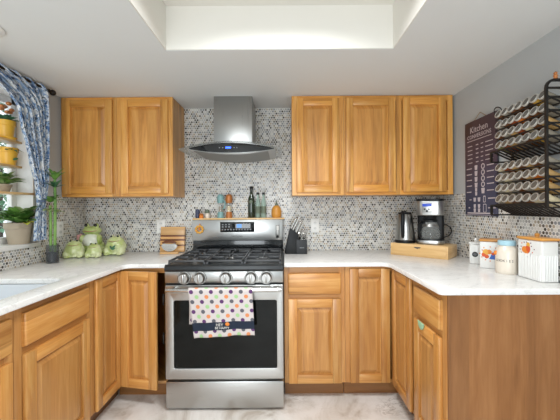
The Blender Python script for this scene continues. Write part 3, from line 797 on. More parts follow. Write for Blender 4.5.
def bottle(name, p, r, h, mat, label, neck=.011, pour=False, fill=None):
    t = thing(name, label, 'bottle', (lx(p), LY, LZ), 0, 'oil bottles on the ledge')
    sh = h*.62
    MB().lathe([(0, 0), (r*.92, 0), (r, .006), (r, sh), (r*.8, sh+.025), (neck, sh+.05), (neck, h-.012), (neck+.003, h-.01), (neck+.003, h), (0, h)], seg=24).build('glass_body', mat, t)
    MB().lathe([(r+.0006, sh*.30), (r+.0008, sh*.30), (r+.0008, sh*.8), (r+.0006, sh*.8)], seg=24).build('paper_label', 'bottle_label' if mat == 'pale_bottle' else 'green_bottle', t)
    if fill: MB().lathe([(0, .003), (r*.86, .004), (r*.86, fill), (0, fill)], seg=18).build('oil', 'dark_oil', t)
    if pour:
        MB().lathe([(0, h), (neck+.004, h), (neck+.003, h+.018), (0, h+.02)], seg=14).build('stopper', 'black_plastic', t)
        MB().tube([(0, 0, h+.015), (0, 0, h+.035), (.006, 0, h+.058)], [.0035, .003, .002], 8).build('spout', 'chrome', t)
    else: MB().lathe([(0, h), (neck+.004, h), (neck+.004, h+.022), (0, h+.023)], seg=14).build('cap', 'black_plastic', t)
    return t
b0 = bottle('oil_bottle', 251.4, .029, .243, 'green_bottle', 'tall dark green oil bottle, the tallest on the wooden ledge')
MB().lathe([(0, 0), (.014, 0), (.014, .0012), (0, .0014)], seg=20, mx=MX((1, 0, 0), (0, 0, 1), (0, -1, 0), (0, -.0290, .135))).build('round_emblem', 'bottle_label', b0)
bottle('oil_bottle', 257.9, .022, .195, 'pale_bottle', 'pale glass pourer bottle with dark lower half, next to the tall green bottle', .009, True, .06)
b2 = bottle('oil_bottle', 263.6, .022, .195, 'pale_bottle', 'clear pale pourer bottle, rightmost of the three bottles on the ledge', .009, True)
t = thing('pumpkin_jar', 'orange gourd-shaped jar with dark stem at the right end of the ledge', 'jar', (lx(276.4), LY, LZ))
MB().lathe([(0, 0), (.034, .0), (.042, .015), (.043, .05), (.037, .08), (.024, .098), (.013, .104), (0, .104)], seg=28).build('body', 'pumpkin', t)
MB().lathe([(0, .1035), (.014, .1035), (.012, .118), (.005, .122), (.004, .148), (0, .149)], seg=14).build('stopper', 'bottle_label', t)

# ------------------------------------------------------------------ outlets
def outlet(label, loc, rotz):
    t = thing('wall_outlet', label, 'outlet', loc, rotz, 'white wall outlets')
    MB().box(-.036, .036, -.006, 0, -.058, .058, .003).build('cover_plate', 'outlet', t)
    m = MB()
    for z in (-.024, .024): m.lathe([(0, 0), (.015, 0), (.015, .0015), (0, .0015)], seg=16, mx=MX((1, 0, 0), (0, 0, 1), (0, -1, 0), (0, -.0055, z)))
    m.build('receptacle', 'ceramic', t)
    m = MB()
    for z in (-.024, .024):
        for x in (-.006, .006): m.box(x-.0012, x+.0012, -.0078, -.006, z-.004, z+.006)
    m.build('slot', 'slot', t)
wx = lambda p: (p-283.0)*2.742/F
outlet('white wall outlet on the tile right of the knife block', (wx(314.8), -.0082, CAM_Z-(225.6-207.8)*2.742/F), 0)
outlet('white wall outlet on the tile behind the striped cutting board', (wx(161), -.0082, CAM_Z-(226.5-209)*2.742/F), 0)
yv = 1.71*F/(283-59.8)+CAM_Y
outlet('white wall outlet on the left wall above the green frogs', (XL+.0082, yv, CAM_Z-(229-209.6)*(yv-CAM_Y)/F), R(90))

# ------------------------------------------------------------------ cutting board and ulu knife
t = thing('cutting_board', 'striped butcher block cutting board leaning on the tile left of the range', 'cutting board', (-.945, -.06, CT), 0)
cb = MB(); W_, H_ = .205, .212
stripes = [(0, .048, 1), (.048, .060, 0), (.060, .093, 1), (.093, .107, 0), (.107, .128, 1), (.128, .142, 0), (.142, H_, 1)]
for a, b_, k_ in stripes: cb.box(-W_/2, W_/2, -.018, .018, a, b_, .0012, mat=k_)
cb.build('board', ['dark_wood', 'tan_wood'], t, loc=(0, 0, .003), rot=(R(-7), 0, 0))
t = thing('ulu_knife', 'curved steel ulu knife in a wood stand before the striped cutting board', 'knife', (-.935, -.165, CT), 0)
MB().box(-.075, .075, -.018, .018, 0, .016, .004).build('stand', 'tan_wood', t)
arc = [(-.066*math.cos(R(8+164*i/16))/math.cos(R(8)), .02 + .058 - .058*math.sin(R(8+164*i/16))) for i in range(17)]
bl = [(x, z) for x, z in arc] + [(.045, .088), (.03, .082), (-.03, .082), (-.045, .088)]
MB().prism([bl], .003, 0, FRONT((0, .0015, 0))).build('blade', 'chrome', t)
MB().tube([(-.056, 0, .090), (-.03, 0, .098), (0, 0, .101), (.03, 0, .098), (.056, 0, .090)], [.008, .011, .012, .011, .008], 10).build('handle', 'dark_wood', t)

# ------------------------------------------------------------------ knife block
t = thing('knife_block', 'black knife block full of steel-handled knives right of the range', 'knife block', (.105, -.170, CT), R(0))
prof = [(-.088, 0), (.012, 0), (.012, .10), (-.010, .198), (-.062, .165), (-.09, .02)]
MB().prism([[(-.094, .012), (-.086, 0), (.02, 0), (.02, .155), (-.008, .178), (-.050, .206)]], .11, .004, FRONT((0, .055, 0))).build('block', 'black_plastic', t)
MB().prism([[(.0, 0), (.086, 0), (.086, .112), (.0, .118)]], .10, .004, FRONT((0, .040, 0))).build('front_block', 'dark_plastic', t)
MB().box(.026, .062, -.0612, -.0600, .048, .053).build('logo_plate', 'print_dim', t)
kr = random.Random(4)
for i, (x, z, y) in enumerate(((-.042, .199, -.03), (-.032, .193, .0), (-.020, .186, .03), (-.028, .190, -.04), (-.012, .180, -.012), (.002, .168, .022), (-.004, .173, -.04), (.012, .160, 0.0))):
    L = kr.uniform(.080, .115); d = Vector((.42+.05*kr.random(), -.12, .9)).normalized(); p = Vector((x, y, z))
    kn = MB(); kn.tube([p-d*.01, p+d*L*.3, p+d*L*.8, p+d*L], [.007, .0085, .0075, .009], 10); kn.ball(p+d*L, .0095, seg=10)
    kn.build('knife_handle', 'chrome', t)
for i in range(6):
    x = .028+.0095*i; p = Vector((x, .012, .112)); d = Vector((.28, -.1, .95)).normalized()
    kn = MB(); kn.tube([p-d*.006, p+d*.08], [.0045, .0055], 8); kn.ball(p+d*.08, .006, seg=8); kn.build('steak_knife_handle', 'chrome', t)
sc = MB()
for cx in (.026, .058): sc.tube([(cx+.022*math.cos(2*math.pi*k/14), -.045, .138+.028*math.sin(2*math.pi*k/14)) for k in range(15)], .0045, 8)
sc.build('scissors_handle', 'chrome', t)

# ------------------------------------------------------------------ frogs
def frog(label, loc, rz, s, big=False, arms=True, mark=False):
    t = thing('frog_figurine', label, 'figurine', loc, rz, 'ceramic frogs in the corner')
    b = MB()
    if not big:
        b.ball((0, 0, .056), .068, .062, .055); b.ball((0, -.004, .088), .056, .052, .040)
        for sx in (-1, 1):
            b.ball((sx*.048, -.026, .028), .024, .034, .027); b.ball((sx*.040, -.054, .011), .020, .022, .0105)
            b.ball((sx*.020, -.012, .124), .012, .012, .013)
        b.ball((0, 0, .012), .058, .052, .012)
    else:
        b.ball((0, 0, .055), .085, .075, .058); b.ball((0, 0, .11), .066, .058, .05); b.ball((0, -.008, .175), .066, .058, .034)
        for sx in (-1, 1):
            b.ball((sx*.068, -.03, .033), .034, .045, .032); b.ball((sx*.058, -.03, .11), .02, .03, .038)
            b.ball((sx*.032, -.018, .212), .019, .018, .019)
        b.ball((0, 0, .013), .075, .066, .013)
    bm0 = b.bm
    bmesh.ops.scale(bm0, vec=(s, s, s), verts=bm0.verts[:])
    b.build('body', 'frog_dark' if big else 'frog', t, remesh=.0045*s, smooth=0)
    for sx in (-1, 1):
        e = MB()
        p = (sx*.032*s, -.034*s, .217*s) if big else (sx*.0205*s, -.0215*s, .127*s)
        e.ball(p, .012*s if big else .0075*s, seg=12); e.build('eye', 'frog_eye', t)
    f = MB()
    if big: f.ball((0, -.024*s, .092*s), .062*s, .052*s, .066*s, 20)
    else: f.ball((0, -.010*s, .046*s), .044*s, .052*s, .036*s, 20)
    f.build('belly', 'frog_belly' if big else 'frog', t)
    mo = MB()
    if big: mo.tube([(.058*s*math.sin(a), -.008*s-.0585*s*math.cos(a), .171*s+.006*s*abs(a)) for a in [R(-58+116*k/12) for k in range(13)]], .003*s, 6)
    else: mo.tube([(.044*s*math.sin(a), -.008*s-.0500*s*math.cos(a), .094*s+.006*s*abs(a)) for a in [R(-50+100*k/12) for k in range(13)]], .002*s, 6)
    mo.build('mouth', 'frog_mouth', t)
    if mark:
        l = MB(); l.leaf((.0, -.066*s, .046*s), (.6, -.2, .6), .04*s, .016*s, 0, up=(0, -1, .2)); l.leaf((.0, -.066*s, .046*s), (-.3, -.1, .6), .028*s, .014*s, 0, up=(0, -1, .2)); l.leaf((-.004, -.066*s, .044*s), (.9, -.2, .2), .03*s, .012*s, 0, up=(0, -1, .2))
        l.build('leaf_mark', 'leaf_dark', t)
    return t
Wd = lambda p, d: (p-283.0)*d/F
fg = frog('tallest green ceramic frog with white belly, standing behind the smaller frogs', (Wd(92.5, 2.615), 2.615+CAM_Y, CT+.0015), R(10), 1.10, True)
frog('round green ceramic frog at the left, beside the glass bamboo vase', (Wd(74.2, 2.43), 2.43+CAM_Y, CT), R(22), 1.02)
frog('smallest green ceramic frog, in front of the tallest one', (Wd(94, 2.44), 2.44+CAM_Y, CT), R(10), .82)
frog('round green ceramic frog at the right with a dark leaf mark on its chest', (Wd(115.8, 2.57), 2.57+CAM_Y, CT), R(6), 1.18, mark=True)
t = thing('ceramic_flower', 'small pink ceramic flower peeking out behind the left frog', 'flower', (Wd(79.5, 2.58), 2.59+CAM_Y, CT))
m = MB()
for k in range(5): a = 2*math.pi*k/5; m.ball((.018*math.cos(a), -.004, .138+.018*math.sin(a)), .015, .008, .015, 10)
m.build('bloom', 'pink', t); MB().tube([(0, .002, 0), (.004, .002, .07), (0, .002, .135)], .006, 8).build('stem', 'leaf', t)

# ------------------------------------------------------------------ lucky bamboo vase
t = thing('bamboo_vase', 'small smoky glass vase of dark pebbles with tall lucky bamboo stalks', 'potted plant', (Wd(52.3, 2.19), 2.19+CAM_Y, CT))
MB().lathe([(0, 0), (.037, 0), (.039, .004), (.039, .125), (.036, .125), (.036, .008), (0, .007)], seg=24).build('glass', 'vase_glass', t)
MB().lathe([(0, .009), (.0352, .0095), (.0352, .075), (0, .08)], seg=20).build('pebbles', 'pebble', t)
for px_, top in ((-.012, .40), (.016, .58)):
    m = MB(); m.tube([(px_, 0, .06), (px_*1.1, 0, .2), (px_*1.2, .002, top*.7), (px_*1.2, 0, top)], [.009, .0095, .009, .008], 10)
    for k in range(7): z = .12+k*(top-.14)/6; m.lathe([(.0085, -.003), (.0112, 0), (.0085, .003)], (px_*1.15, 0, z), 10)
    m.build('stalk', 'stalk', t)
def tuft(par, name, base, n, L, W_, mat, seed, spread=1.0, up_=.5, droop=.5):
    r_ = random.Random(seed); m = MB()
    for k in range(n):
        a = 2*math.pi*(k/n)+r_.uniform(-.3, .3); u_ = up_*r_.uniform(.4, 1.4)
        m.leaf(base, (math.cos(a)*spread, math.sin(a)*spread, u_), L*r_.uniform(.7, 1.1), W_, droop)
    return m.build(name, mat, par, smooth=0)
tuft(t, 'leaf_crown', (.020, 0, .575), 11, .125, .032, 'leaf', 2, .8, 1.3, .2)
tuft(t, 'leaf_crown', (.020, 0, .52), 8, .09, .028, 'leaf_dark', 12, .6, .9, .2)
tuft(t, 'leaf_crown', (-.014, 0, .42), 12, .14, .036, 'leaf', 6, .9, 1.1, .4)
tuft(t, 'leaf_crown', (-.014, -.01, .36), 9, .12, .034, 'leaf_pale', 9, .9, .5, .4)

# ------------------------------------------------------------------ window shelves and potted plants
SHX0, SHX1 = XL-.105, XL+.012
for z, lab in ((1.741, 'highest pale wood shelf across the window, under the top yellow pot'), (1.579, 'middle pale wood shelf across the window, under the lower yellow pot'), (1.404, 'lowest pale wood shelf across the window, under the trailing leafy plant')):
    tag(MB().box(SHX0, SHX1 if z < 1.5 else XL-.015, WY0+.014, WY1-.014 if z < 1.5 else 2.10+CAM_Y, z-.014, z, .002).build('window_shelf', 'light_wood'), lab, 'shelf', 'window shelves')
def pot(parent, r, h, mat, saucer=False):
    z = .0
    if saucer:
        MB().lathe([(0, 0), (r*.95, 0), (r*1.12, .016), (r*1.08, .017), (r*.9, .006), (0, .006)], seg=28).build('saucer', mat, parent); z = .0065
    MB().lathe([(0, z), (r*.72, z), (r*.92, h*.72), (r, h*.74), (r*1.02, h), (r*.93, h), (r*.88, h*.78), (0, h*.78)], seg=28).build('pot', mat, parent)
    MB().lathe([(0, h*.79), (r*.87, h*.79), (0, h*.86)], seg=20).build('soil', 'soil', parent)
SXm = -1.784
t = thing('potted_plant', 'yellow pot with saucer and orange blooms on the highest window shelf', 'potted plant', (SXm, 2.03+CAM_Y, 1.7412), 0, 'plants on the window shelves')
pot(t, .052, .122, 'yellow_pot', True); tuft(t, 'foliage', (0, 0, .105), 26, .10, .035, 'leaf_dark', 21, .7, 1.2, .3)
m = MB(); r_ = random.Random(8)
for k in range(9): m.ball((r_.uniform(-.05, .05), r_.uniform(-.06, .07),   .21+r_.uniform(-.02, .03)), .016, .016, .012, 8)
m.build('bloom', 'copper', t)
t = thing('potted_plant', 'yellow pot with a leaf print on the middle window shelf', 'potted plant', (SXm, 2.045+CAM_Y, 1.5792), 0, 'plants on the window shelves')
pot(t, .055, .112, 'yellow_pot'); tuft(t, 'foliage', (0, 0, .10), 20, .085, .035, 'leaf_dark', 22, .9, .5, .5)
l = MB(); l.leaf((.050, -.020, .034), (.25, .8, .35), .034, .017, 0, up=(1, -.5, 0)); l.build('leaf_print', 'leaf_dark', t)
t = thing('potted_plant', 'pale green leafy plant on the lowest window shelf', 'potted plant', (SXm, 2.01+CAM_Y, 1.4042), 0, 'plants on the window shelves')
pot(t, .045, .05, 'taupe'); tuft(t, 'foliage', (0, 0, .045), 30, .15, .05, 'leaf_pale', 23, .8, 1.3, .35); tuft(t, 'foliage', (0, .02, .045), 22, .15, .045, 'leaf', 29, .9, .9, .35)
t = thing('potted_plant', 'broad-leaved green plant in a taupe clay pot on the window sill', 'potted plant', (-1.752, 2.088+CAM_Y, 1.0652), 0)
pot(t, .078, .140, 'taupe')
tuft(t, 'foliage', (.01, 0, .13), 24, .20, .07, 'leaf', 31, .9, 1.1, .4); tuft(t, 'foliage', (.02, -.02, .14), 20, .24, .06, 'leaf', 33, .9, 1.4, .4); tuft(t, 'foliage', (.03, .0, .16), 14, .18, .05, 'leaf_pale', 35, .9, 1.2, .4)
m = MB(); m.leaf((.07, -.02, .145), (.3, .9, .1), .07, .045, .4); m.leaf((.075, -.03, .14), (.5, -.5, .1), .05, .04, .4); m.build('yellow_leaf', 'leaf_yellow', t, smooth=0)

# ------------------------------------------------------------------ curtain and rod
t = thing('curtain_rod', 'dark curtain rod with ball end mounted above the left window', 'curtain rod', (-1.64, -1.4, 2.128))
RXc = -1.645; RZc = 2.128
MB().tube([(RXc, -2.3, RZc), (RXc, -.53, RZc)], .010, 12).build('rod', 'bronze', t, world=True)
m = MB(); m.ball((RXc, -.492, RZc), .021, seg=16); m.cyl((RXc, -.535, RZc), (RXc, -.505, RZc), .013, .010); m.build('finial', 'bronze', t, world=True)
for y in (-.60, -2.2): MB().tube([(RXc, y, RZc), (-1.68, y, RZc), (XL+.001, y, RZc)], .008, 8).build('bracket', 'bronze', t, world=True)
def lerp_tab(tab, z):
    for (z0, a), (z1, b_) in zip(tab, tab[1:]):
        if z0 >= z >= z1: return a + (b_-a)*(z0-z)/(z0-z1)
    return tab[-1][1]
LT = [(2.15, -1.52), (2.07, -1.08), (1.997, -.880), (1.929, -.808), (1.81, -.782), (1.722, -.745), (1.57, -.702), (1.484, -.665), (1.354, -.640), (1.20, -.668), (1.08, -.675)]
RT = [(2.14, -.552), (1.66, -.556), (1.48, -.565), (1.35, -.590), (1.08, -.578)]
def cfn(u, v):
    z = 2.142 - v*(2.142-1.085)
    a = lerp_tab(LT, z); b_ = lerp_tab(RT, z); y = a + (b_-a)*u
    amp = .016 if v < .75 else .012
    x = RXc + .006 + amp*math.sin(u*2*math.pi*8.5 + .8*v) + .006*math.sin(u*2*math.pi*3.3+2*v)
    if v < .03: x = RXc + .5*(x-RXc) + .004
    return Vector((max(x, XL+.03), y, z))
t = thing('curtain', 'blue and white floral curtain gathered to the right side of the window', 'curtain', (RXc, -.9, 1.6))
m = MB(); m.grid(cfn, 140, 50, lambda u, v: (u*1.05, v*1.05)); m.build('cloth', 'curtain', t, world=True, smooth=0)
tie = MB(); tie.tube([(RXc+.018, -.665, 1.345), (RXc+.024, -.62, 1.350), (RXc+.012, -.578, 1.362), (XL+.03, -.565, 1.372)], .009, 8)
tie.build('tieback', 'curtain', t, world=True)
# recessed lamp
t = thing('recessed_light', 'white recessed ceiling light at the upper left edge', 'ceiling light', (-1.412, -1.262, ZC))
MB().lathe([(.052, -.001), (.078, -.001), (.080, -.006), (.055, -.012), (.052, -.010)], seg=32).build('trim_ring', 'white', t)
M['lamp'] = pm('lamp lens', '#ffffff', .4, emit='#fff4e6', es=2.0)
MB().lathe([(0, -.004), (.052, -.004), (.052, -.001), (0, -.001)], seg=32).build('lens', 'lamp', t)

# ------------------------------------------------------------------ coffee corner
TH = .092
t = thing('wooden_tray_box', 'pale wooden drawer box under the kettle and coffee maker', 'box', (1.072, -.333, CT), R(-43))
# local front faces -y
LB, DB = .415, .225
bx = MB(); bx.box(-LB/2, LB/2, -DB/2, DB/2, 0, TH, .003); bx.build('case', 'light_wood', t)
MB().box(-LB/2+.012, LB/2-.012, -DB/2-.006, -DB/2+.002, .010, TH-.010, .002).build('drawer_front', 'light_wood', t)
MB().prism([[(-.026, .012), (.026, .012), (.018, .003), (.006, .001), (.0, -.003), (-.006, .001), (-.018, .003)]], .001, 0, FRONT((.0, -DB/2-.0060, .062))).build('finger_pull', 'slot', t)
bz = CT+TH+.0005
t = thing('electric_kettle', 'tall stainless electric kettle with black handle on the wooden box', 'kettle', (.962, -.262, bz), R(-22))
MB().lathe([(0, 0), (.078, 0), (.078, .018), (.072, .022), (0, .022)], seg=28).build('base', 'black_plastic', t)
MB().lathe([(0, .0225), (.074, .0225), (.075, .03), (.062, .15), (.056, .215), (.050, .222), (0, .222)], seg=32).build('body', 'steel_v', t)
MB().lathe([(0, .2225), (.052, .2225), (.046, .236), (.012, .240), (.010, .250), (0, .251)], seg=24).build('lid', 'black_plastic', t)
m = MB(); m.tube([(-.012, -.055, .232), (-.014, -.085, .236), (-.014, -.104, .218), (-.014, -.108, .15), (-.014, -.100, .08), (-.014, -.084, .046)], [.012, .014, .015, .014, .014, .011], 12); m.build('handle', 'black_plastic', t)
MB().prism([[(-.02, 0), (.02, 0), (0, .03)]], .03, .003, MX((1, 0, 0), (0, 1, 0), (0, 0, 1), (0, .054, .185))).build('spout', 'steel_v', t)
t = thing('coffee_maker', 'drip coffee maker with blue screen and glass carafe on the wooden box', 'coffee maker', (1.127, -.338, bz), R(-27))
m = MB(); m.prism([rrect(-.095, .095, -.085, .115, .05)], .030, .003); m.build('base', 'black_plastic', t)
m = MB(); m.prism([rrect(-.099, .099, -.094, .10, .06), rrect(-.094, .094, -.089, .095, .055)], .024, .001, Matrix.Translation((0, 0, .004))); m.build('base_band', 'steel', t)
m = MB(); m.prism([rrect(-.094, .094, .04, .118, .02)], .210, .003, Matrix.Translation((0, 0, .029))); m.build('column', 'black_plastic', t)
m = MB(); m.prism([rrect(-.096, .096, -.086, .118, .05)], .108, .004, Matrix.Translation((0, 0, .215))); m.build('brew_head', 'steel', t)
m = MB(); m.prism([rrect(-.098, .098, -.088, .12, .05)], .016, .004, Matrix.Translation((0, 0, .3235))); m.build('lid', 'black_plastic', t)
m = MB(); m.box(-.052, .014, -.089, -.084, .236, .306, .001); m.build('button_panel', 'steel_v', t)
m = MB(); m.box(-.050, .012, -.0905, -.0885, .281, .303, .0005); m.build('screen', 'blue_lcd', t)
m = MB()
for dx in (-.034, -.005): m.cyl((dx, -.089, .262), (dx, -.0915, .262), .0065, bev=.001)
m.cyl((-.019, -.089, .247), (-.019, -.0915, .247), .008, bev=.001); m.build('button', 'black_plastic', t)
m = MB(); m.text('12:00', .016, FRONT((-.019, -.0906, .292))) if False else None
cpt = MB(); cpt.lathe([(0, .0315), (.060, .0315), (.070, .045), (.069, .085), (.055, .135), (.048, .155), (.050, .165), (.0475, .165), (.046, .155), (.053, .134), (.067, .085), (.068, .046), (.058, .034), (0, .034)], (0, -.012, 0), 32); cpt.build('carafe', 'clear_glass', t)
m = MB(); m.lathe([(0, .165), (.052, .165), (.050, .180), (.02, .186), (0, .186)], (0, -.012, 0), 28); m.build('carafe_lid', 'black_plastic', t)
m = MB(); m.lathe([(.0562, .128), (.0575, .128), (.052, .148), (.0505, .148)], (0, -.012, 0), 28); m.build('carafe_band', 'steel', t)
m = MB(); m.tube([(-.040, -.050, .158), (-.062, -.075, .160), (-.074, -.090, .145), (-.076, -.092, .09), (-.062, -.078, .055)], [.008, .010, .011, .010, .008], 10); m.build('carafe_handle', 'black_plastic', t)
m = MB(); m.lathe([(0, .187), (.045, .187), (.052, .214), (0, .214)], (0, -.012, 0), 24); m.build('filter_basket', 'black_plastic', t)
cw = MB(); cw.tube([(1.205, -.262, bz+.05), (1.262, -.272, bz+.036), (1.302, -.285, bz+.055), (1.316, -.292, bz+.085), (1.308, -.290, bz+.115), (1.280, -.278, bz+.138), (1.245, -.262, bz+.135)], .004, 8)
o = cw.build('power_cord', 'black_plastic', None); tag(o, 'looped black power cord behind the right side of the coffee maker', 'cord')

# ------------------------------------------------------------------ canisters on the right counter
def can_at(p, d): return (Wd(p, d), d+CAM_Y, CT)
t = thing('canister', 'small white lidded canister with round black emblem, farthest along the right wall', 'canister', can_at(475.5, 2.06), R(-32), 'canisters along the right wall')
MB().box(-.036, .036, -.036, .036, 0, .128, .008, 3).build('body', 'ceramic', t)
MB().box(-.038, .038, -.038, .038, .1285, .140, .004).build('lid', 'ceramic', t); MB().lathe([(0, .140), (.008, .1405), (.007, .148), (.011, .154), (.007, .163), (0, .164)], seg=16).build('knob', 'ceramic', t)
m = MB(); m.cyl((-.004, -.0358, .062), (-.004, -.0372, .062), .017, seg=24, mat=0); m.build('emblem', 'dark_plastic', t)
m = MB()
for dz, w_ in ((.005, .018), (0, .022), (-.005, .014)): m.box(-.004-w_/2, -.004+w_/2, -.0378, -.0371, .062+dz-.001, .062+dz+.001)
m.build('emblem_print', 'print_dim', t)
def floral(par, cx, cz, yf, s, kind):
    r_ = random.Random(kind)
    m = MB()
    def blob(x, z, r, mat, ry=None): m.mi = mat; m.ball((cx+x*s, yf, cz+z*s), r*s, .0012, (ry or r)*s, 10)
    if kind == 1:
        blob(-.020, .010, .018, 2); blob(-.030, -.006, .013, 1); blob(-.004, .012, .014, 0); blob(-.016, -.016, .012, 1); blob(.016, .0, .010, 1)
        m.mi = 3; m.prism([[(-.004, -.030), (.048, -.034), (.026, .006), (.014, .012)]], .0016, 0, FRONT((cx, yf+.0008, cz)))
        for k in range(12): a = 2*math.pi*k/12; blob(.050*math.cos(a)+r_.uniform(-.006, .006), .042*math.sin(a), .0035, r_.choice((0, 1, 4)))
    else:
        blob(-.012, -.004, .022, 0, .018); blob(.010, .002, .017, 1, .022); blob(.012, .024, .013, 2); blob(.000, -.020, .014, 0); blob(.030, -.030, .009, 4)
        for k in range(13): a = 2*math.pi*k/13; blob(.046*math.cos(a)+r_.uniform(-.008, .008), .040*math.sin(a)+r_.uniform(-.004, .004), .0035, r_.choice((4, 4, 1)))
    m.build('printed_decoration', ['orange', 'red_orange', 'amber', 'blue_print', 'plum_print'], par)
t = thing('canister', 'white square canister with wood lid and a colourful autumn print', 'canister', can_at(491.3, 1.915), R(-34), 'canisters along the right wall')
MB().box(-.060, .060, -.055, .055, 0, .160, .007, 3).build('body', 'ceramic', t); MB().box(-.062, .062, -.057, .057, .1605, .174, .003).build('lid', 'bamboo', t)
floral(t, -.008, .088, -.0553, 1.0, 1)
t = thing('canister', 'cream ceramic cookie jar with pale blue lid beside the bread box', 'jar', can_at(506.6, 1.752), R(-42), 'canisters along the right wall')
MB().lathe([(0, 0), (.051, 0), (.054, .004), (.055, .02), (.055, .115), (.050, .138), (.040, .149), (.038, .155), (0, .155)], seg=36).build('body', 'cream', t)
MB().lathe([(0, .1555), (.042, .1555), (.043, .158), (.043, .178), (.039, .182), (0, .183)], seg=32).build('lid', 'light_blue', t)
for i, ch in enumerate('COOKIES'):
    m = MB(); a = R(-42+14*i-8); m.text(ch, .019, MX((math.cos(a), math.sin(a), 0), (0, 0, 1), (math.sin(a), -math.cos(a), 0), (.0552*math.sin(a), -.0552*math.cos(a), .073))); m.build('letter', 'print_ink', t)
m = MB(); a = R(-58); m.ball((.0548*math.sin(a), -.0548*math.cos(a), .112), .012, .006, .013, 12); m.build('pumpkin_print', 'orange', t)
# bread box
t = thing('bread_box', 'large white ribbed bread box with wood lid and orange pumpkin print', 'bread box', (1.2855, 1.594+CAM_Y, CT), R(-90))
# local front (-y) faces left wall-wards; local x runs towards the camera
BW, BD, BH = .158, .082, .200
m = MB(); m.box(-BW/2, BW/2, -BD/2, BD/2, 0, BH, .007, 3); m.build('body', 'ceramic', t)
m = MB()
for i in range(14):
    x = -BW/2+.012+i*(BW-.024)/13; m.tube([(x, -BD/2-.0002, .006), (x, -BD/2-.0002, .130)], .0042, 6)
for i in range(9):
    y = -BD/2+.010+i*(BD-.020)/8; m.tube([(BW/2+.0002, y, .006), (BW/2+.0002, y, .130)], .0036, 6)
m.build('ribbing', 'ceramic', t)
m = MB(); m.box(-BW/2-.004, BW/2+.004, -BD/2-.004, BD/2+.004, BH+.0005, BH+.014, .004); m.build('lid', 'bamboo', t)
m = MB(); m.lathe([(0, BH+.0142), (.010, BH+.0142), (.009, BH+.020), (.013, BH+.027), (.008, BH+.034), (0, BH+.035)], (.0, .0, 0), 18); m.build('knob', 'bamboo', t)
floral(t, -.018, .152, -BD/2-.0005, .95, 2)

# ------------------------------------------------------------------ conversions sign
SYF, SYN, SZ0, SZ1 = 2.282+CAM_Y, 1.945+CAM_Y, 1.228, 1.884
t = thing('wall_sign', 'plum kitchen conversions sign hanging on the right wall beside the spice rack', 'sign', (XR-.016, (SYF+SYN)/2, (SZ0+SZ1)/2))
MB().box(XR-.018, XR-.009, SYN, SYF, SZ0, SZ1, .001).build('board', 'sign', t, world=True)
SW = SYF-SYN; xs = XR-.0181
def su(u, z): return LEFTW((xs, SYF-u*SW, z))
def bar(m, u0, u1, z, h=.006): m.box(xs-.0008, xs+.0003, SYF-u1*SW, SYF-u0*SW, z-h/2, z+h/2)
m = MB(); m.text('Kitchen', .062, su(.47, 1.820)); m.text('CONVERSIONS', .038, su(.47, 1.774))
bar(m, .08, .86, 1.748, .004)
r_ = random.Random(2)
zr = 1.712
for i in range(5):
    bar(m, .10, .26, zr, .005); bar(m, .38, .46, zr, .006); bar(m, .54, .61, zr, .005); bar(m, .68, .90, zr, .005); zr -= .029
class PG:
    def prism(s, loops, h, b, mx): MB().prism(loops, h, b, mx).build('pictogram', 'print_pink', t, world=True, smooth=0)
m2 = PG()
def ring(u, z, r): m2.prism([circ(0, 0, r), circ(0, 0, r*.62)], .0008, 0, su(u, z))
def cup(u, z, s): m2.prism([[(-s, s), (s, s), (s*.75, -s), (-s*.75, -s)]], .0008, 0, su(u, z))
for i in range(4):
    z = 1.555-.040*i
    bar(m, .06, .24, z, .006); cup(.38, z+.002, .016); ring(.60, z+.003, .019); bar(m, .72, .92, z+.004, .006)
z = 1.392; bar(m, .06, .22, z, .006); cup(.38, z+.013, .012); cup(.38, z-.014, .012); cup(.60, z+.004, .018); bar(m, .72, .92, z+.004, .006)
z = 1.338; cup(.33, z, .014); cup(.47, z, .014); bar(m, .15, .22, z, .006); m2.prism([rrect(-.012, .012, -.020, .024, .006), rrect(-.008, .008, -.016, .018, .005)], .0008, 0, su(.64, z)); bar(m, .75, .96, z+.006, .007)
z = 1.282; cup(.33, z+.012, .0125); cup(.47, z+.012, .0125); cup(.33, z-.017, .0125); cup(.47, z-.017, .0125); bar(m, .12, .17, z, .008); m2.prism([rrect(-.016, .016, -.030, .026, .006), rrect(-.0125, .0125, -.0265, .022, .005)], .0008, 0, su(.65, z)); bar(m, .75, .96, z, .007)
bar(m, .08, .90, 1.246, .008); bar(m, .02, .90, 1.234, .003)
m.build('lettering', 'print_pink', t, world=True, smooth=0)
MB().tube([(XR-.013, SYF-.10, SZ1-.002), (XR-.010, SYF-.163, SZ1+.042), (XR-.013, SYF-.232, SZ1-.002)], .0022, 6).build('hanging_string', 'rope', t, world=True)

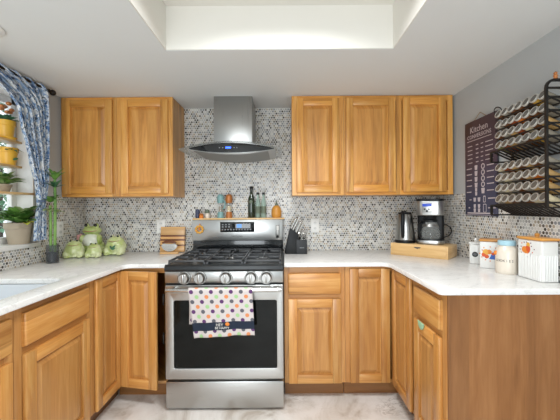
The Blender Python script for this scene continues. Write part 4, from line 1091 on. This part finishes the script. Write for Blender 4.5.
# ------------------------------------------------------------------ spice rack with jars
RKX = 1.200; YN, YFAR = 1.432+CAM_Y, 1.815+CAM_Y; WXR = XR-.009
rows = [1.817, 1.757, 1.699, 1.640, 1.515, 1.455, 1.396, 1.336]
rk = thing('spice_rack', 'dark bronze wall rack holding rows of spice jars on the right wall', 'rack', (WXR, -1.1, 1.28))
def sideframe(y, full=True):
    m = MB(); s_ = .0055
    if full:
        arc = [(RKX+.035*(1-math.cos(R(a))), y, 1.828+.035*math.sin(R(a))) for a in (0, 20, 40, 60, 80, 90)]
        m.tube([(RKX, y, 1.285)]+arc+[(WXR, y, 1.863)], s_, square=True)
        zs = [r_-.030 for r_ in rows]+[1.828]
    else:
        for za, zb in ((1.545, 1.60), (1.242, 1.297)):
            b_ = MB(); b_.tube([(RKX+.002, y, za), (RKX+.002, y, zb)], s_, square=True); b_.tube([(RKX, y, za), (WXR, y, za)], s_*.75, square=True); b_.build('end_bracket', 'bronze', rk, world=True, smooth=0)
        return
    for z in zs: m.tube([(RKX, y, z), (WXR, y, z)], s_*.75, square=True)
    if full:
        for z in rows: m.tube([(RKX, y, z-.022), (WXR, y, z-.022-.135*math.tan(R(24)))], s_*.55, square=True)
    m.build('side_frame', 'bronze', rk, world=True, smooth=0)
sideframe(YN); sideframe(YFAR, False)
m = MB(); m.tube([(WXR-.006, YN, 1.283), (WXR-.006, YN, 1.863)], .005, square=True); m.tube([(WXR-.006, YFAR, 1.283), (WXR-.006, YFAR, 1.83)], .005, square=True); m.build('wall_upright', 'bronze', rk, world=True, smooth=0)
TI = R(24); ax = Vector((-math.cos(TI), 0, math.sin(TI))); JL = .088; JR = .0225
for z in rows:
    m = MB()
    for dist in (.020, .070):
        c_ = Vector((1.222, 0, z)) - ax*dist + Vector((-math.sin(TI), 0, -math.cos(TI)))*(JR+.0045)
        m.tube([(c_.x, YN, c_.z), (c_.x, YFAR, c_.z)], .0035, 6)
    m.build('row_rail', 'bronze', rk, world=True)
for z in (1.600, 1.297):
    zb = z-.056; m = MB(); m.tube([(RKX, YN, z), (RKX, YFAR, z)], .004, square=True); m.tube([(WXR-.01, YN, zb), (WXR-.01, YFAR, zb)], .004, square=True)
    for k in range(12): y = YN+.02+k*(YFAR-YN-.04)/11; m.tube([(RKX, y, z), (WXR-.01, y, zb)], .0045, 6)
    m.build('bottom_tray', 'bronze', rk, world=True, smooth=0)
MB().tube([(1.245+.022*math.cos(2*math.pi*k/18), YFAR+.004, 1.842+.022*math.sin(2*math.pi*k/18)) for k in range(19)], .003, 6).build('end_ring', 'bronze', rk, world=True)
t = thing('finial_figurine', 'tiny copper figurine standing on top of the spice rack frame', 'figurine', (1.243, YN, 1.8688))
MB().lathe([(0, 0), (.009, 0), (.007, .008), (.010, .014), (.006, .020), (.0085, .027), (0, .035)], seg=14).build('body', 'copper', t)
# one jar of each spice, then copies
def jar_proto(sp):
    t = bpy.data.objects.new('spice_jar', None); C.objects.link(t); t.empty_display_size = .03
    MB().lathe([(0, 0), (JR*.95, 0), (JR, .003), (JR, JL-.016), (JR*.90, JL-.009), (0, JL-.009)], seg=18).build('glass_body', 'sp_'+sp, t)
    lid = MB().lathe([(0, JL-.0088), (JR*1.02, JL-.0088), (JR*1.04, JL-.002), (JR*.98, JL), (JR*.84, JL), (JR*.82, JL-.002), (0, JL-.002)], seg=22).build('lid', 'lid_steel', t)
    MB().lathe([(0, JL-.0022), (JR*.81, JL-.0022), (JR*.81, JL-.0012), (0, JL-.0012)], seg=18).build('lid_insert', 'lid_face', lid)
    return t
def copy_tree(o):
    c_ = o.copy(); C.objects.link(c_)
    for ch in o.children:
        d = copy_tree(ch); d.parent = c_
    return c_
protos = {}; jr = random.Random(11)
ORD = ['first', 'second', 'third', 'fourth', 'fifth', 'sixth', 'last']
RNAME = ['top row of the upper rack', 'second row of the upper rack', 'third row of the upper rack', 'bottom row of the upper rack',
         'top row of the lower rack', 'second row of the lower rack', 'third row of the lower rack', 'bottom row of the lower rack']
common = ['tan', 'brown', 'green', 'cream', 'grey', 'tan', 'cream', 'brown', 'grey', 'red-brown']
for ri, z in enumerate(rows):
    for k in range(7):
        sp = jr.choice(common)
        if (ri, k) in ((0, 4), (7, 3)): sp = 'dark'
        if k == 6: sp = jr.choice(['grey', 'cream', 'tan'])
        if (ri, k) in ((5, 5), (1, 3)): sp = 'orange'
        if (ri, k) in ((0, 5), (3, 5)): sp = 'golden'
        if sp not in protos: protos[sp] = t = jar_proto(sp)
        else: t = copy_tree(protos[sp])
        top = Vector((1.222, 1.788-.0508*k+CAM_Y, z)); base = top - ax*JL
        t.location = base; t.rotation_euler = (0, -(math.pi/2-TI), 0)
        tag(t, f'glass jar of {sp} spice, {ORD[k]} from the left in {RNAME[ri]}', 'spice jar', 'spice jars in the wall rack')
